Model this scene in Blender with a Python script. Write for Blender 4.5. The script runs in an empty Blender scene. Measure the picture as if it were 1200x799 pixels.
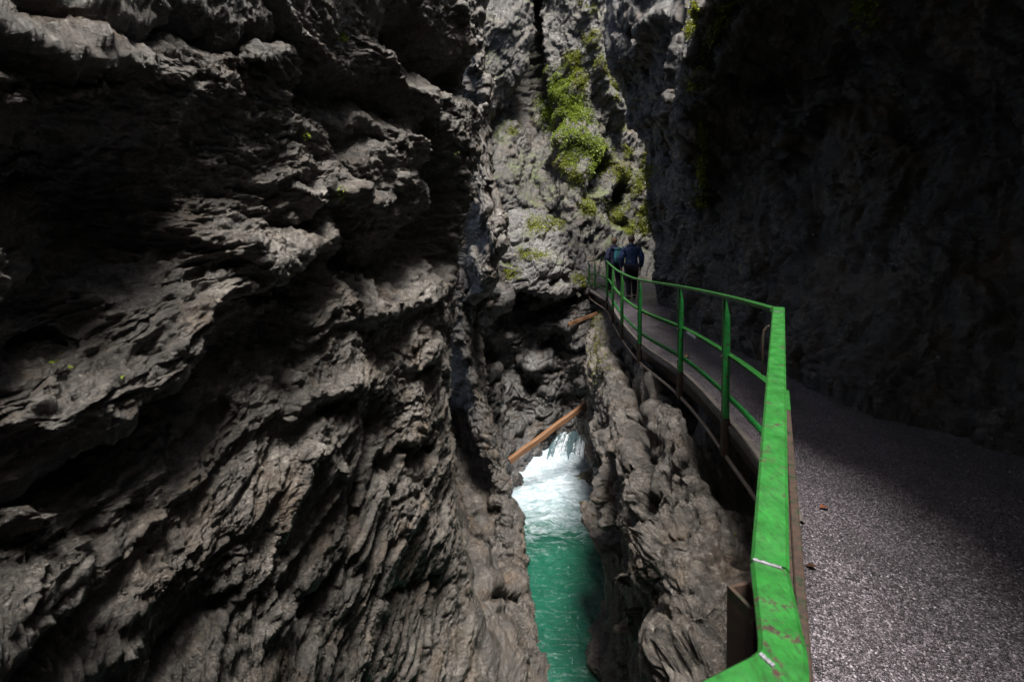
import bpy, bmesh, math, random
import numpy as np
from mathutils import Vector, Matrix

R = math.radians
rng = np.random.default_rng(7)
random.seed(7)
scene = bpy.context.scene
col = scene.collection

# ------------------------------------------------------------------ camera
F_PX, CX, HOR = 533.0, 600.0, 290.0          # lens in photo pixels, horizon row
cam_d = bpy.data.cameras.new('camera')
cam = bpy.data.objects.new('camera', cam_d)
col.objects.link(cam)
cam_d.sensor_width = 36.0
cam_d.lens = 16.0
cam_d.shift_y = -(399.5 - HOR) / 1200.0
cam.location = (0, 0, 0)
cam.rotation_euler = (R(90), 0, 0)
cam_d.clip_start = 0.05
cam_d.clip_end = 400
cam_d.dof.use_dof = True
cam_d.dof.focus_distance = 8.0
cam_d.dof.aperture_fstop = 7.0
scene.camera = cam

# ------------------------------------------------------------------ light
SUN_EL, SUN_AZ = 71.0, 166.0                  # azimuth clockwise from +Y
w = bpy.data.worlds.new('World')
scene.world = w
w.use_nodes = True
nt = w.node_tree
nt.nodes.clear()
sky = nt.nodes.new('ShaderNodeTexSky')
sky.sky_type = 'NISHITA'
sky.sun_disc = False
sky.sun_elevation = R(SUN_EL)
sky.sun_rotation = R(SUN_AZ)
sky.air_density = 1.0
sky.dust_density = 3.0
bg = nt.nodes.new('ShaderNodeBackground')
bg.inputs['Strength'].default_value = 0.065
wo = nt.nodes.new('ShaderNodeOutputWorld')
nt.links.new(sky.outputs[0], bg.inputs[0])
nt.links.new(bg.outputs[0], wo.inputs[0])
sl = bpy.data.lights.new('sun', 'SUN')
sun = bpy.data.objects.new('sun', sl)
col.objects.link(sun)
sl.energy = 4.8
sl.angle = R(17)
sl.color = (1.0, 0.95, 0.88)
el, az = R(SUN_EL), R(SUN_AZ)
sdir = Vector((math.sin(az) * math.cos(el), math.cos(az) * math.cos(el), math.sin(el)))
sun.rotation_euler = (-sdir).to_track_quat('-Z', 'Y').to_euler()

vs = scene.view_settings
scene.display_settings.display_device = 'sRGB'
vs.view_transform = 'Standard'
vs.look = 'None'
vs.gamma = 1.0
vs.use_curve_mapping = False
vs.exposure = 1.1
cy = scene.cycles
cy.max_bounces = 6
cy.diffuse_bounces = 2
cy.glossy_bounces = 2
cy.use_denoising = True

# ------------------------------------------------------------------ helpers
def P(px, py, d):
    return ((px - CX) / F_PX * d, d, (HOR - py) / F_PX * d)

def tag(o, label=None, cat=None, group=None, kind=None):
    if label: o['label'] = label
    if cat: o['category'] = cat
    if group: o['group'] = group
    if kind: o['kind'] = kind
    return o

def empty(name, loc=(0, 0, 0), rz=0):
    o = bpy.data.objects.new(name, None)
    col.objects.link(o)
    o.location = loc
    o.rotation_euler = (0, 0, rz)
    o.empty_display_size = 0.1
    return o

def link_mesh(name, me, mat, parent=None):
    o = bpy.data.objects.new(name, me)
    col.objects.link(o)
    if mat is not None:
        me.materials.append(mat)
    if parent is not None:
        o.parent = parent
    return o

def bm_obj(name, bm, mat, parent=None, smooth=False):
    me = bpy.data.meshes.new(name)
    bmesh.ops.recalc_face_normals(bm, faces=bm.faces)
    bm.to_mesh(me)
    bm.free()
    if smooth:
        me.polygons.foreach_set('use_smooth', np.ones(len(me.polygons), bool))
    return link_mesh(name, me, mat, parent)

def np_mesh(name, verts, faces, smooth=True):
    """faces: (n,k) int array"""
    me = bpy.data.meshes.new(name)
    n, k = faces.shape
    me.vertices.add(len(verts))
    me.vertices.foreach_set('co', np.ascontiguousarray(verts, np.float32).ravel())
    me.loops.add(n * k)
    me.loops.foreach_set('vertex_index', np.ascontiguousarray(faces, np.int32).ravel())
    me.polygons.add(n)
    me.polygons.foreach_set('loop_start', np.arange(0, n * k, k, dtype=np.int32))
    me.polygons.foreach_set('loop_total', np.full(n, k, np.int32))
    if smooth:
        me.polygons.foreach_set('use_smooth', np.ones(n, bool))
    me.update(calc_edges=True)
    return me

# ------------------------------------------------------------------ noise
_T = rng.random((64, 64, 64)).astype(np.float32) * 2 - 1
_J = rng.random((32, 32, 32, 3)).astype(np.float32)
_ROT = np.array([[0.00, 0.80, 0.60], [-0.80, 0.36, -0.48], [-0.60, -0.48, 0.64]], np.float32)

def vn(p):
    """value noise, -1..1, p (N,3)"""
    i = np.floor(p).astype(np.int32)
    f = (p - i).astype(np.float32)
    f = f * f * f * (f * (f * 6 - 15) + 10)
    i0 = i & 63
    i1 = (i + 1) & 63
    x0, y0, z0 = i0[:, 0], i0[:, 1], i0[:, 2]
    x1, y1, z1 = i1[:, 0], i1[:, 1], i1[:, 2]
    fx, fy, fz = f[:, 0], f[:, 1], f[:, 2]
    a = _T[x0, y0, z0]; a = a + (_T[x1, y0, z0] - a) * fx
    b = _T[x0, y1, z0]; b = b + (_T[x1, y1, z0] - b) * fx
    c = _T[x0, y0, z1]; c = c + (_T[x1, y0, z1] - c) * fx
    d = _T[x0, y1, z1]; d = d + (_T[x1, y1, z1] - d) * fx
    a = a + (b - a) * fy
    c = c + (d - c) * fy
    return a + (c - a) * fz

def fbm(p, oct=4, gain=0.5, lac=2.03, ridged=False):
    p = p.astype(np.float32)
    s = np.zeros(len(p), np.float32)
    a, tot = 1.0, 0.0
    for k in range(oct):
        v = vn(p + 17.3 * k)
        if ridged:
            v = 1 - 2 * np.abs(v)
        s += a * v
        tot += a
        a *= gain
        p = (p @ _ROT) * lac
    return s / tot

def worley(p, want_id=False):
    """F1, F2 of jittered cells"""
    p = p.astype(np.float32)
    i = np.floor(p).astype(np.int32)
    f = p - i
    f1 = np.full(len(p), 9, np.float32)
    f2 = np.full(len(p), 9, np.float32)
    cid = np.zeros(len(p), np.float32)
    for dx in (-1, 0, 1):
        for dy in (-1, 0, 1):
            for dz in (-1, 0, 1):
                c = (i + np.array((dx, dy, dz), np.int32)) & 31
                j = _J[c[:, 0], c[:, 1], c[:, 2]]
                v = j + np.array((dx, dy, dz), np.float32) - f
                d = np.einsum('ij,ij->i', v, v)
                m = d < f1
                f2 = np.where(m, f1, np.minimum(f2, d))
                cid = np.where(m, j[:, 0] * 0.5 + j[:, 1] * 0.5, cid)
                f1 = np.where(m, d, f1)
    return np.sqrt(f1), np.sqrt(f2), cid

# ------------------------------------------------------------------ surfaces from control nets
def cr_weights(s, n):
    i = np.clip(np.floor(s).astype(int), 0, n - 2)
    t = s - i
    idx = np.stack([np.clip(i - 1, 0, n - 1), i, i + 1, np.clip(i + 2, 0, n - 1)], 1)
    t2, t3 = t * t, t * t * t
    wgt = np.stack([-.5 * t3 + t2 - .5 * t, 1.5 * t3 - 2.5 * t2 + 1, -1.5 * t3 + 2 * t2 + .5 * t, .5 * t3 - .5 * t2], 1)
    W = np.zeros((len(s), n))
    for k in range(4):
        np.add.at(W, (np.arange(len(s)), idx[:, k]), wgt[:, k])
    return W

def samples(counts):
    out = [np.linspace(k, k + 1, c, endpoint=False) for k, c in enumerate(counts)]
    return np.concatenate(out + [np.array([float(len(counts))])])

def net_surface(net, cu, cv):
    net = np.asarray(net, float)
    assert net.shape[:2] == (len(cu) + 1, len(cv) + 1), (net.shape, len(cu), len(cv))
    U, V = samples(cu), samples(cv)
    Wu, Wv = cr_weights(U, net.shape[0]), cr_weights(V, net.shape[1])
    G = np.einsum('ua,abk,vb->uvk', Wu, net, Wv)
    return G

def smooth_normals(G, flip):
    du = np.gradient(G, axis=0)
    dv = np.gradient(G, axis=1)
    n = np.cross(du, dv)
    n /= np.linalg.norm(n, axis=2, keepdims=True) + 1e-9
    return -n if flip else n

def grid_faces(nu, nv):
    a = np.arange(nu * nv, dtype=np.int32).reshape(nu, nv)
    return np.stack([a[:-1, :-1], a[1:, :-1], a[1:, 1:], a[:-1, 1:]], -1).reshape(-1, 4)

def stroke_field(X, strokes, warp):
    """sum of soft ridges (+) and clefts (-) along polylines lying on the surface"""
    out = np.zeros(len(X), np.float32)
    front = X[:, 1] > 0.35
    px = np.where(front, CX + X[:, 0] / np.maximum(X[:, 1], .3) * F_PX, 1e6)
    py = np.where(front, HOR - X[:, 2] / np.maximum(X[:, 1], .3) * F_PX, 1e6)
    Xw = (X + warp).astype(np.float32)
    for pts, wpx, amp in strokes:
        w3 = []
        for (a, b) in pts:
            k = np.argmin((px - a) ** 2 + (py - b) ** 2)
            w3.append(X[k])
        best = np.full(len(X), 1e3, np.float32)
        for k in range(max(1, len(w3) - 1)):
            A = w3[k].astype(np.float32)
            B = w3[min(k + 1, len(w3) - 1)].astype(np.float32)
            AB = B - A
            L2 = float(AB @ AB) + 1e-9
            t = np.clip(((Xw - A) @ AB) / L2, 0, 1)
            q = Xw - (A + t[:, None] * AB)
            wm = (wpx / F_PX) * (A[1] + t * (B[1] - A[1]))
            best = np.minimum(best, np.sqrt(np.einsum('ij,ij->i', q, q)) / wm)
        out += amp * np.exp(-best ** 2.4)
    return out

def rock(name, net, cu, cv, mat, flip=False, strokes=(), amp=1.0, T=0.42, ledge=0.16, along=(0.1, 1, 0), up=(0, 0, 1),
         lump=0.10, lump_s=(1.1, 3.0), chunk=0.05, chunk_s=0.3, fine=1.0, disp_h=True, seed=0, label=None, dampv=None, stroke_gain=1.0, grit=.008, grit_s=.055, big=0.25, big_s=0.6, wdir=None):
    G = net_surface(net, cu, cv)
    nu, nv = G.shape[:2]
    N = smooth_normals(G, flip).reshape(-1, 3).astype(np.float32)
    X = G.reshape(-1, 3).astype(np.float32)
    vis = (X[:, 1] > .8) & (np.abs(X[:, 0]) < 1.13 * X[:, 1]) & (X[:, 2] < .55 * X[:, 1]) & (X[:, 2] > -.96 * X[:, 1])
    if vis.any():
        fc = -np.einsum('ij,ij->i', N[vis], X[vis] / np.linalg.norm(X[vis], axis=1, keepdims=True)).mean()
        if fc < 0:
            print('flipped', label)
            N = -N
    S = X + np.array([31.7, 12.1, 5.9], np.float32) * (seed + 1)
    al = np.array(along, np.float32); al /= np.linalg.norm(al)
    upv = np.array(up, np.float32); upv -= al * (al @ upv); upv /= np.linalg.norm(upv)
    th = np.cross(al, upv)
    # domain warp
    wv = np.stack([fbm(S * .55 + 3, 3), fbm(S * .55 + 41, 3), fbm(S * .55 + 77, 3)], 1)
    wf = np.stack([fbm(S * 2.6 + 3, 3), fbm(S * 2.6 + 41, 3), fbm(S * 2.6 + 77, 3)], 1)
    A = S @ al + .5 * wv[:, 0] + .10 * wf[:, 0]
    B = S @ upv + .45 * wv[:, 1] + .10 * wf[:, 1]
    C = S @ th + .3 * wv[:, 2] + .06 * wf[:, 2]
    D = np.zeros(len(X), np.float32)
    D += big * fbm(np.stack([A, B, C], 1) * big_s, 3)
    # ledges
    if ledge:
        for (Tk, ak) in ((T, ledge), (T * .37, ledge * .33)):
            b = B / Tk
            b = b + .55 * vn(np.stack([A * .1, b * .8, C * .1], 1))
            idn = np.floor(b)
            r = b - idn
            a1 = .45 + .75 * vn(np.stack([A * .55 / (Tk + .2), idn * 3.7, C * .2], 1)) + .25 * vn(np.stack([A * 1.5 / (Tk + .2), idn * 9.1, C * .2], 1))
            prof = np.clip(r / .34, 0, 1)
            prof = np.sqrt(prof * (2 - prof)) * (1 - np.clip((r - .34) / .66, 0, 1) ** 2)
            D += ak * np.clip(a1, 0, 1.3) * prof
    D *= amp
    if strokes:
        D += stroke_gain * stroke_field(X, strokes, .16 * wf)
    if dampv is not None:
        damp = np.broadcast_to(np.interp(samples(cv), dampv[0], dampv[1])[None], (nu, nv)).ravel().astype(np.float32)
    else:
        damp = 1.0
    D -= float(np.mean(D[vis])) if vis.any() else 0.0
    X1 = X + N * (D * damp)[:, None]
    # second pass: finer relief along the normals of the coarse relief
    N1 = smooth_normals(X1.reshape(nu, nv, 3).astype(float), False)
    for _ in range(3):
        N1[1:-1] = (N1[:-2] + 2 * N1[1:-1] + N1[2:]) / 4
        N1[:, 1:-1] = (N1[:, :-2] + 2 * N1[:, 1:-1] + N1[:, 2:]) / 4
    N1 = N1.reshape(-1, 3)
    N1 /= np.linalg.norm(N1, axis=1, keepdims=True) + 1e-9
    N1 *= np.where(np.einsum('ij,ij->i', N1, N) < 0, -1, 1)[:, None]
    N1 = N1.astype(np.float32)
    S = X1 + np.array([31.7, 12.1, 5.9], np.float32) * (seed + 1)
    A = S @ al + .5 * wv[:, 0] + .10 * wf[:, 0]
    B = S @ upv + .45 * wv[:, 1] + .10 * wf[:, 1]
    C = S @ th + .3 * wv[:, 2] + .06 * wf[:, 2]
    D = np.zeros(len(X), np.float32)
    # pillows with creases between them
    f1, f2, cid = worley(np.stack([A * lump_s[0], B * lump_s[1], C * lump_s[0]], 1))
    e = np.clip((f2 - f1) / .38, 0, 1)
    D += lump * (np.sqrt(e) * (.55 + .9 * cid) + .45 * (1 - f1))
    # angular chunks
    if chunk:
        q = np.stack([A, B * 1.7, C], 1) / chunk_s
        f1, f2, cid = worley(q)
        e = np.clip((f2 - f1) / .3, 0, 1)
        D += chunk * (np.sqrt(e) * (.3 + .8 * cid) + (cid - .5) * .6)
    q = np.stack([A * .7, B * 1.6, C], 1)
    D += .050 * fine * fbm(q * 2.6, 4, .55, ridged=True)
    D += .018 * fine * fbm(q * 11.0, 4, .62, ridged=True)
    if grit:
        f1, f2, cid = worley(np.stack([A * .8, B * 1.5, C], 1) / grit_s)
        D += grit * (np.clip((f2 - f1) / .25, 0, 1) * .45 + (cid - .5) * 1.9)
    D += .010 * fine * fbm(q * 34.0, 3, .6, ridged=True)
    D *= amp
    D -= float(np.mean(D[vis])) if vis.any() else 0.0
    V = X1 + N1 * (D * damp)[:, None]
    me = np_mesh(name, V, grid_faces(nu, nv))
    o = link_mesh(name, me, mat)
    tag(o, label, None, None, 'structure')
    return o, V.reshape(nu, nv, 3)

# ------------------------------------------------------------------ materials
class Nodes:
    def __init__(s, name):
        s.m = bpy.data.materials.new(name)
        s.m.use_nodes = True
        s.t = s.m.node_tree
        s.b = s.t.nodes['Principled BSDF']
    def n(s, typ, **kw):
        k = s.t.nodes.new(typ)
        for a, v in kw.items():
            setattr(k, a, v)
        return k
    def l(s, a, b):
        s.t.links.new(a, b)
    def coord(s, scale=(1, 1, 1), rot=(0, 0, 0)):
        tc = s.n('ShaderNodeTexCoord')
        mp = s.n('ShaderNodeMapping')
        mp.inputs['Scale'].default_value = scale
        mp.inputs['Rotation'].default_value = rot
        s.l(tc.outputs['Object'], mp.inputs['Vector'])
        return mp.outputs['Vector']
    def noise(s, vec, scale, detail=6, rough=.6, dist=0.0):
        k = s.n('ShaderNodeTexNoise')
        k.inputs['Scale'].default_value = scale
        k.inputs['Detail'].default_value = detail
        k.inputs['Roughness'].default_value = rough
        k.inputs['Distortion'].default_value = dist
        s.l(vec, k.inputs['Vector'])
        return k.outputs['Fac']
    def ramp(s, fac, stops):
        k = s.n('ShaderNodeValToRGB')
        e = k.color_ramp.elements
        while len(e) < len(stops):
            e.new(.5)
        for i, (p, c) in enumerate(stops):
            e[i].position = p
            e[i].color = (c, c, c, 1) if isinstance(c, (int, float)) else (*c, 1)
        s.l(fac, k.inputs['Fac'])
        return k.outputs['Color']
    def mix(s, fac, a, b, blend='MIX'):
        k = s.n('ShaderNodeMix', data_type='RGBA', blend_type=blend)
        for sock, v in zip((k.inputs[0], k.inputs[6], k.inputs[7]), (fac, a, b)):
            if isinstance(v, bpy.types.NodeSocket):
                s.l(v, sock)
            elif isinstance(v, (int, float)):
                sock.default_value = v if sock.type == 'VALUE' else (v, v, v, 1)
            else:
                sock.default_value = (*v, 1)
        return k.outputs[2]
    def math(s, op, a, b=0.0, clamp=False):
        k = s.n('ShaderNodeMath', operation=op, use_clamp=clamp)
        for sock, v in ((k.inputs[0], a), (k.inputs[1], b)):
            if isinstance(v, bpy.types.NodeSocket):
                s.l(v, sock)
            else:
                sock.default_value = v
        return k.outputs[0]
    def bump(s, h, strength=.5, dist=.02, normal=None):
        k = s.n('ShaderNodeBump')
        k.inputs['Strength'].default_value = strength
        k.inputs['Distance'].default_value = dist
        s.l(h, k.inputs['Height'])
        if normal is not None:
            s.l(normal, k.inputs['Normal'])
        return k.outputs['Normal']
    def set(s, **kw):
        names = dict(color='Base Color', rough='Roughness', metal='Metallic', spec='Specular IOR Level', normal='Normal', alpha='Alpha', coat='Coat Weight', trans='Transmission Weight')
        for a, v in kw.items():
            sock = s.b.inputs[names[a]]
            if isinstance(v, bpy.types.NodeSocket):
                s.l(v, sock)
            elif isinstance(v, (int, float)):
                sock.default_value = v
            else:
                sock.default_value = (*v, 1)
        return s.m

def rock_mat(name, dark, mid, light, warm=(.16, .105, .06), wet=.35, moss=0.0, scale=1.0, bump=1.0, warm_amt=.5):
    k = Nodes(name)
    v = k.coord()
    vs_ = k.coord((1, .6, 1.8), (R(20), R(10), 0))
    base = k.ramp(k.noise(v, .9 * scale, 9, .65, .6), [(.28, dark), (.5, mid), (.72, light)])
    fine = k.noise(vs_, 9 * scale, 9, .72, .4)
    base = k.mix(.85, base, k.ramp(fine, [(.32, .25), (.5, .85), (.68, 2.0)]), 'MULTIPLY')
    base = k.mix(.9, base, k.ramp(k.noise(v, 44 * scale, 6, .75, .3), [(.34, .35), (.5, .9), (.66, 1.9)]), 'MULTIPLY')
    wm = k.ramp(k.noise(v, 1.7 * scale, 7, .65), [(.5, 0.0), (.72, warm_amt)])
    base = k.mix(wm, base, warm)
    # pale lichen and calcite flecks
    fl = k.ramp(k.noise(v, 38 * scale, 4, .7), [(.62, 0.0), (.72, .7)])
    base = k.mix(fl, base, tuple(min(.5, c * 2.0 + .05) for c in light))
    if moss > 0:
        g = k.n('ShaderNodeNewGeometry')
        sx = k.n('ShaderNodeSeparateXYZ')
        k.l(g.outputs['Normal'], sx.inputs[0])
        upm = k.ramp(sx.outputs['Z'], [(.05, 0.0), (.55, 1.0)])
        nm = k.ramp(k.noise(v, 1.3 * scale, 8, .7), [(.56 - .2 * moss, 0.0), (.70 - .2 * moss, 1.0)])
        mm = k.math('MULTIPLY', upm, nm)
        mc = k.ramp(k.noise(v, 14 * scale, 4, .7), [(.35, (.03, .05, .008)), (.65, (.10, .13, .02))])
        base = k.mix(mm, base, mc)
    rg = k.ramp(k.noise(v, 2.2 * scale, 6, .65), [(.35, wet), (.65, min(.85, wet + .4))])
    h1 = k.noise(vs_, 16 * scale, 10, .7, .3)
    h2 = k.noise(v, 60 * scale, 6, .7)
    nrm = k.bump(h1, .9 * bump, .05 / scale)
    nrm = k.bump(h2, 1.0 * bump, .018 / scale, nrm)
    return k.set(color=base, rough=rg, normal=nrm, spec=.9)

M_near = rock_mat('rock_near', (.030, .027, .0235), (.097, .087, .076), (.225, .209, .190), wet=.20, scale=1.5)
M_low = rock_mat('rock_low', (.026, .023, .020), (.082, .071, .061), (.21, .190, .168), wet=.18, scale=1.2)
M_mid = rock_mat('rock_wet', (.018, .0165, .015), (.056, .049, .042), (.135, .12, .105), warm=(.19, .115, .06), wet=.14, scale=1.0)
M_wet_shade = rock_mat('rock_wet_shade', (.009, .0085, .008), (.028, .026, .025), (.085, .082, .082), warm=(.09, .05, .025), wet=.12, scale=1.0)  # wet rock, colour darkened further to paint the shade under the boulder
M_far = rock_mat('rock_far', (.014, .0125, .011), (.044, .038, .032), (.12, .11, .098), wet=.22, moss=.35, scale=.45)
M_boul = rock_mat('rock_pale', (.04, .037, .036), (.10, .094, .094), (.21, .20, .20), wet=.32, moss=.25, scale=.9, warm_amt=.2)
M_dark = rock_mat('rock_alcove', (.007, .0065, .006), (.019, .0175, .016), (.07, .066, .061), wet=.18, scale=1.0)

# ================================================================== ROCK
Q = 1.0
def cnt(a, q=1.0):
    return [max(2, int(round(k * q * Q))) for k in a]

WATER_Z = -6.4

# ---- near left cliff -------------------------------------------------
def near_left():
    ds = [-8, -3, 0, 1.0, 1.6, 2.6, 4.0, 5.2, 6.1, 6.7, 7.05, 7.6]
    rows = [('a', -8.5), ('t', -1.03), ('t', -.75), ('t', -.5), ('t', -.25), ('t', 0), ('t', .2), ('t', .4), ('t', .58), ('a', 5.0), ('a', 8), ('a', 12)]
    ey = [-200, 0, 100, 200, 250, 300, 335, 420, 560, 640, 700, 799, 900]
    ex = [548, 546, 552, 550, 540, 526, 518, 513, 519, 524, 540, 563, 580]
    net = []
    for i, d in enumerate(ds):
        colu = []
        for k, v in rows:
            de = max(d, 1.2)
            Z = v if k == 'a' else de * v
            if k == 'a' and v > 0 and v < 6:
                Z = max(Z, de * .58 + .8)
            py = HOR - Z / 6.1 * F_PX
            edge = (np.interp(py, ey, ex) - CX) / F_PX * 6.1
            x = -1.63 + .1 * d
            if d > 4:
                x += (edge - (-1.02)) * min(1, (d - 4) / 2.1)
            if d == 6.7: x = edge - .10
            if d == 7.05: x = edge - .50
            if d == 7.6: x = edge - 2.2
            if Z > 4.5: x -= .12 * (Z - 4.5)
            colu.append((x, d, Z))
        net.append(colu)
    cu = cnt([4, 6, 14, 100, 190, 130, 85, 65, 45, 25, 8], .84)
    cv = cnt([8, 95, 100, 100, 110, 95, 95, 90, 16, 8, 6], .84)
    S = [
        # deep shaded hollows
        ([(70, 190), (130, 250)], 95, -.42),
        ([(150, 190), (175, 300)], 50, -.25),
        ([(20, 330), (110, 330)], 45, -.25),
        ([(470, 40), (540, 110)], 26, -.75),
        ([(505, 75), (545, 120)], 20, -.5),
        ([(380, 105), (425, 112), (470, 128)], 22, -.32),
        ([(365, 125), (420, 160), (470, 180)], 14, -.22),
        ([(320, 262), (400, 262), (440, 270)], 10, -.22),
        ([(410, 285), (470, 300), (510, 280)], 32, -.45),
        ([(505, 170), (525, 230), (520, 300)], 22, -.6),
        ([(355, 330), (420, 310), (480, 330)], 18, -.3),
        ([(0, 400), (90, 375), (180, 345)], 14, -.16),
        ([(210, 355), (300, 330), (370, 335)], 13, -.2),
        ([(40, 560), (130, 500), (220, 450), (330, 385)], 30, -.24),
        ([(120, 590), (200, 540), (260, 500)], 20, -.12),
        ([(455, 440), (428, 500), (408, 560), (402, 620)], 10, -.35),
        ([(365, 490), (400, 480)], 12, -.15),
        ([(430, 542), (470, 535), (500, 522)], 10, -.26),
        ([(300, 545), (345, 540)], 6, -.12),
        ([(420, 692), (460, 688), (505, 682)], 7, -.22),
        ([(497, 690), (500, 740), (498, 799)], 12, -.6),
        ([(420, 640), (370, 690), (330, 720)], 16, -.22),
        ([(310, 690), (390, 700)], 6, -.1),
        ([(170, 790), (215, 720), (260, 700)], 12, -.14),
        ([(0, 700), (70, 660), (150, 600)], 10, -.08),
        ([(0, 20), (80, 25), (200, 20)], 14, -.16),
        ([(210, 35), (260, 60), (330, 55)], 20, -.16),
        # proud ledges
        ([(0, 60), (70, 75), (150, 60)], 26, .16),
        ([(20, 115), (100, 100)], 16, .12),
        ([(340, 215), (390, 235), (435, 250)], 17, .26),
        ([(390, 228), (455, 232)], 12, .16),
        ([(240, 312), (320, 298), (375, 285)], 17, .16),
        ([(160, 262), (235, 252)], 12, .12),
        ([(205, 120), (255, 125)], 28, .14),
        ([(20, 470), (100, 445), (190, 415)], 34, .16),
        ([(425, 360), (490, 345)], 22, .25),
        ([(440, 395), (490, 400)], 20, .2),
        ([(330, 470), (400, 455), (450, 450)], 16, .14),
        ([(315, 550), (395, 555)], 10, .10),
        ([(150, 700), (280, 600), (400, 520)], 40, .12),
        ([(450, 620), (500, 630)], 40, .2),
        ([(440, 60), (500, 120)], 14, .2),
        ([(530, 20), (545, 60)], 14, .2),
        ([(480, 160), (520, 200)], 12, .2),
        ([(470, 210), (500, 222)], 10, .15),
    ]
    return rock('cliff', net, cu, cv, M_near, strokes=S, T=.36, ledge=.06, along=(.1, 1, .02), lump=.042, lump_s=(.9, 3.0),
                chunk=.018, chunk_s=.20, big=.22, fine=1.4, grit=.013, stroke_gain=.70, seed=0,
                label='huge near rock wall of rounded dark ledges filling the left half of the gorge')

# ---- left middle rib running down to the water ----------------------------
def left_rib():
    ridge = [(548, 330, 10.6), (552, 385, 10.3), (566, 450, 10.1), (580, 525, 9.8), (600, 592, 9.6), (622, 672, 8.6), (634, 730, 7.6), (648, 800, 6.75), (658, 870, 6.15), (668, 1000, 5.2), (680, 1150, 4.5)]
    net = []
    for (px, py, d) in ridge:
        x, y, z = P(px, py, d)
        g = float(np.interp(py, [330, 520, 800, 900], [0, .15, 1.1, 1.5]))
        x -= .14
        k = float(np.interp(py, [330, 600, 740, 860], [1, 1, .35, .2]))
        net.append([(x - 2.6 + .8 * k, y + 1.6 + 1.3 * k, z + .3 + 3 * g), (x - 1.5 + .5 * k, y + .9 + 1.5 * k, z + .1 + 1.5 * g), (x - .7 + .25 * k, y + .25 + .95 * k, z + .6 * g), (x - .22 + .04 * k, y + .02 + .16 * k, z + .12 * g), (x, y + .12, z), (x + .06, y + .6, z - .05), (x - .1, y + 1.3, z - .1), (x - .9, y + 3.0, z - .1)])
    S = [([(560, 640), (585, 650)], 14, -.25), ([(540, 560), (570, 600)], 14, -.2), ([(565, 700), (590, 705), (620, 700)], 6, -.2),
         ([(560, 760), (575, 799)], 14, -.2), ([(590, 660), (600, 690)], 12, .15), ([(590, 740), (600, 790)], 12, .15), ([(535, 400), (545, 520), (562, 600)], 24, -.65), ([(548, 640), (566, 720), (580, 799)], 14, -.35), ([(575, 560), (598, 640), (615, 720)], 8, .15)]
    return rock('cliff', net, cnt([30, 40, 50, 50, 55, 45, 45, 20, 6, 4], 1.15), cnt([8, 20, 60, 40, 20, 20, 6], 1.3), M_mid, flip=True, strokes=S, T=.7, ledge=.09, along=(.4, .6, -.5), lump=.10, lump_s=(1.0, 1.6),
                chunk=.06, chunk_s=.35, big=.2, fine=1.3, grit=.014, grit_s=.09, seed=1, label='brown wet rock rib dropping to the green water beside the big left wall')

# ---- upper left pillar behind the dark crack -------------------------------
def left_pillar():
    spec = [(-260, 566, 9.6), (-80, 570, 9.6), (20, 566, 9.6), (100, 572, 9.6), (180, 575, 9.5), (235, 582, 9.4), (272, 592, 9.2), (290, 592, 9.2), (312, 580, 9.4), (335, 584, 9.6), (350, 560, 10.2), (352, 520, 11.0)]
    net = []
    for (py, px, d) in spec:
        x, y, z = P(px, py, d)
        net.append([(x - 1.6, y + 2.2, z), (x - .7, y + 1.1, z), (x - .34, y + .12, z), (x - .12, y, z), (x, y + .2, z), (x - .1, y + 1.0, z), (x - .8, y + 3.0, z)])
    S = [([(552, 0), (560, 100), (556, 300)], 7, -.5), ([(566, 40), (568, 120)], 4, .12), ([(560, 300), (575, 320)], 10, .1)]
    return rock('cliff', net, cnt([8, 14, 40, 40, 35, 25, 14, 18, 20, 14, 12], 1.5), cnt([10, 25, 30, 22, 20, 6], 1.2), M_near, flip=True, strokes=S, T=.6, ledge=.10, along=(.2, .3, 1), up=(1, 0, .2), lump=.10, lump_s=(1.2, 2),
                chunk=.05, chunk_s=.3, big=.15, seed=2, label='narrow upright rock pillar hanging at the far end of the left wall')

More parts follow.
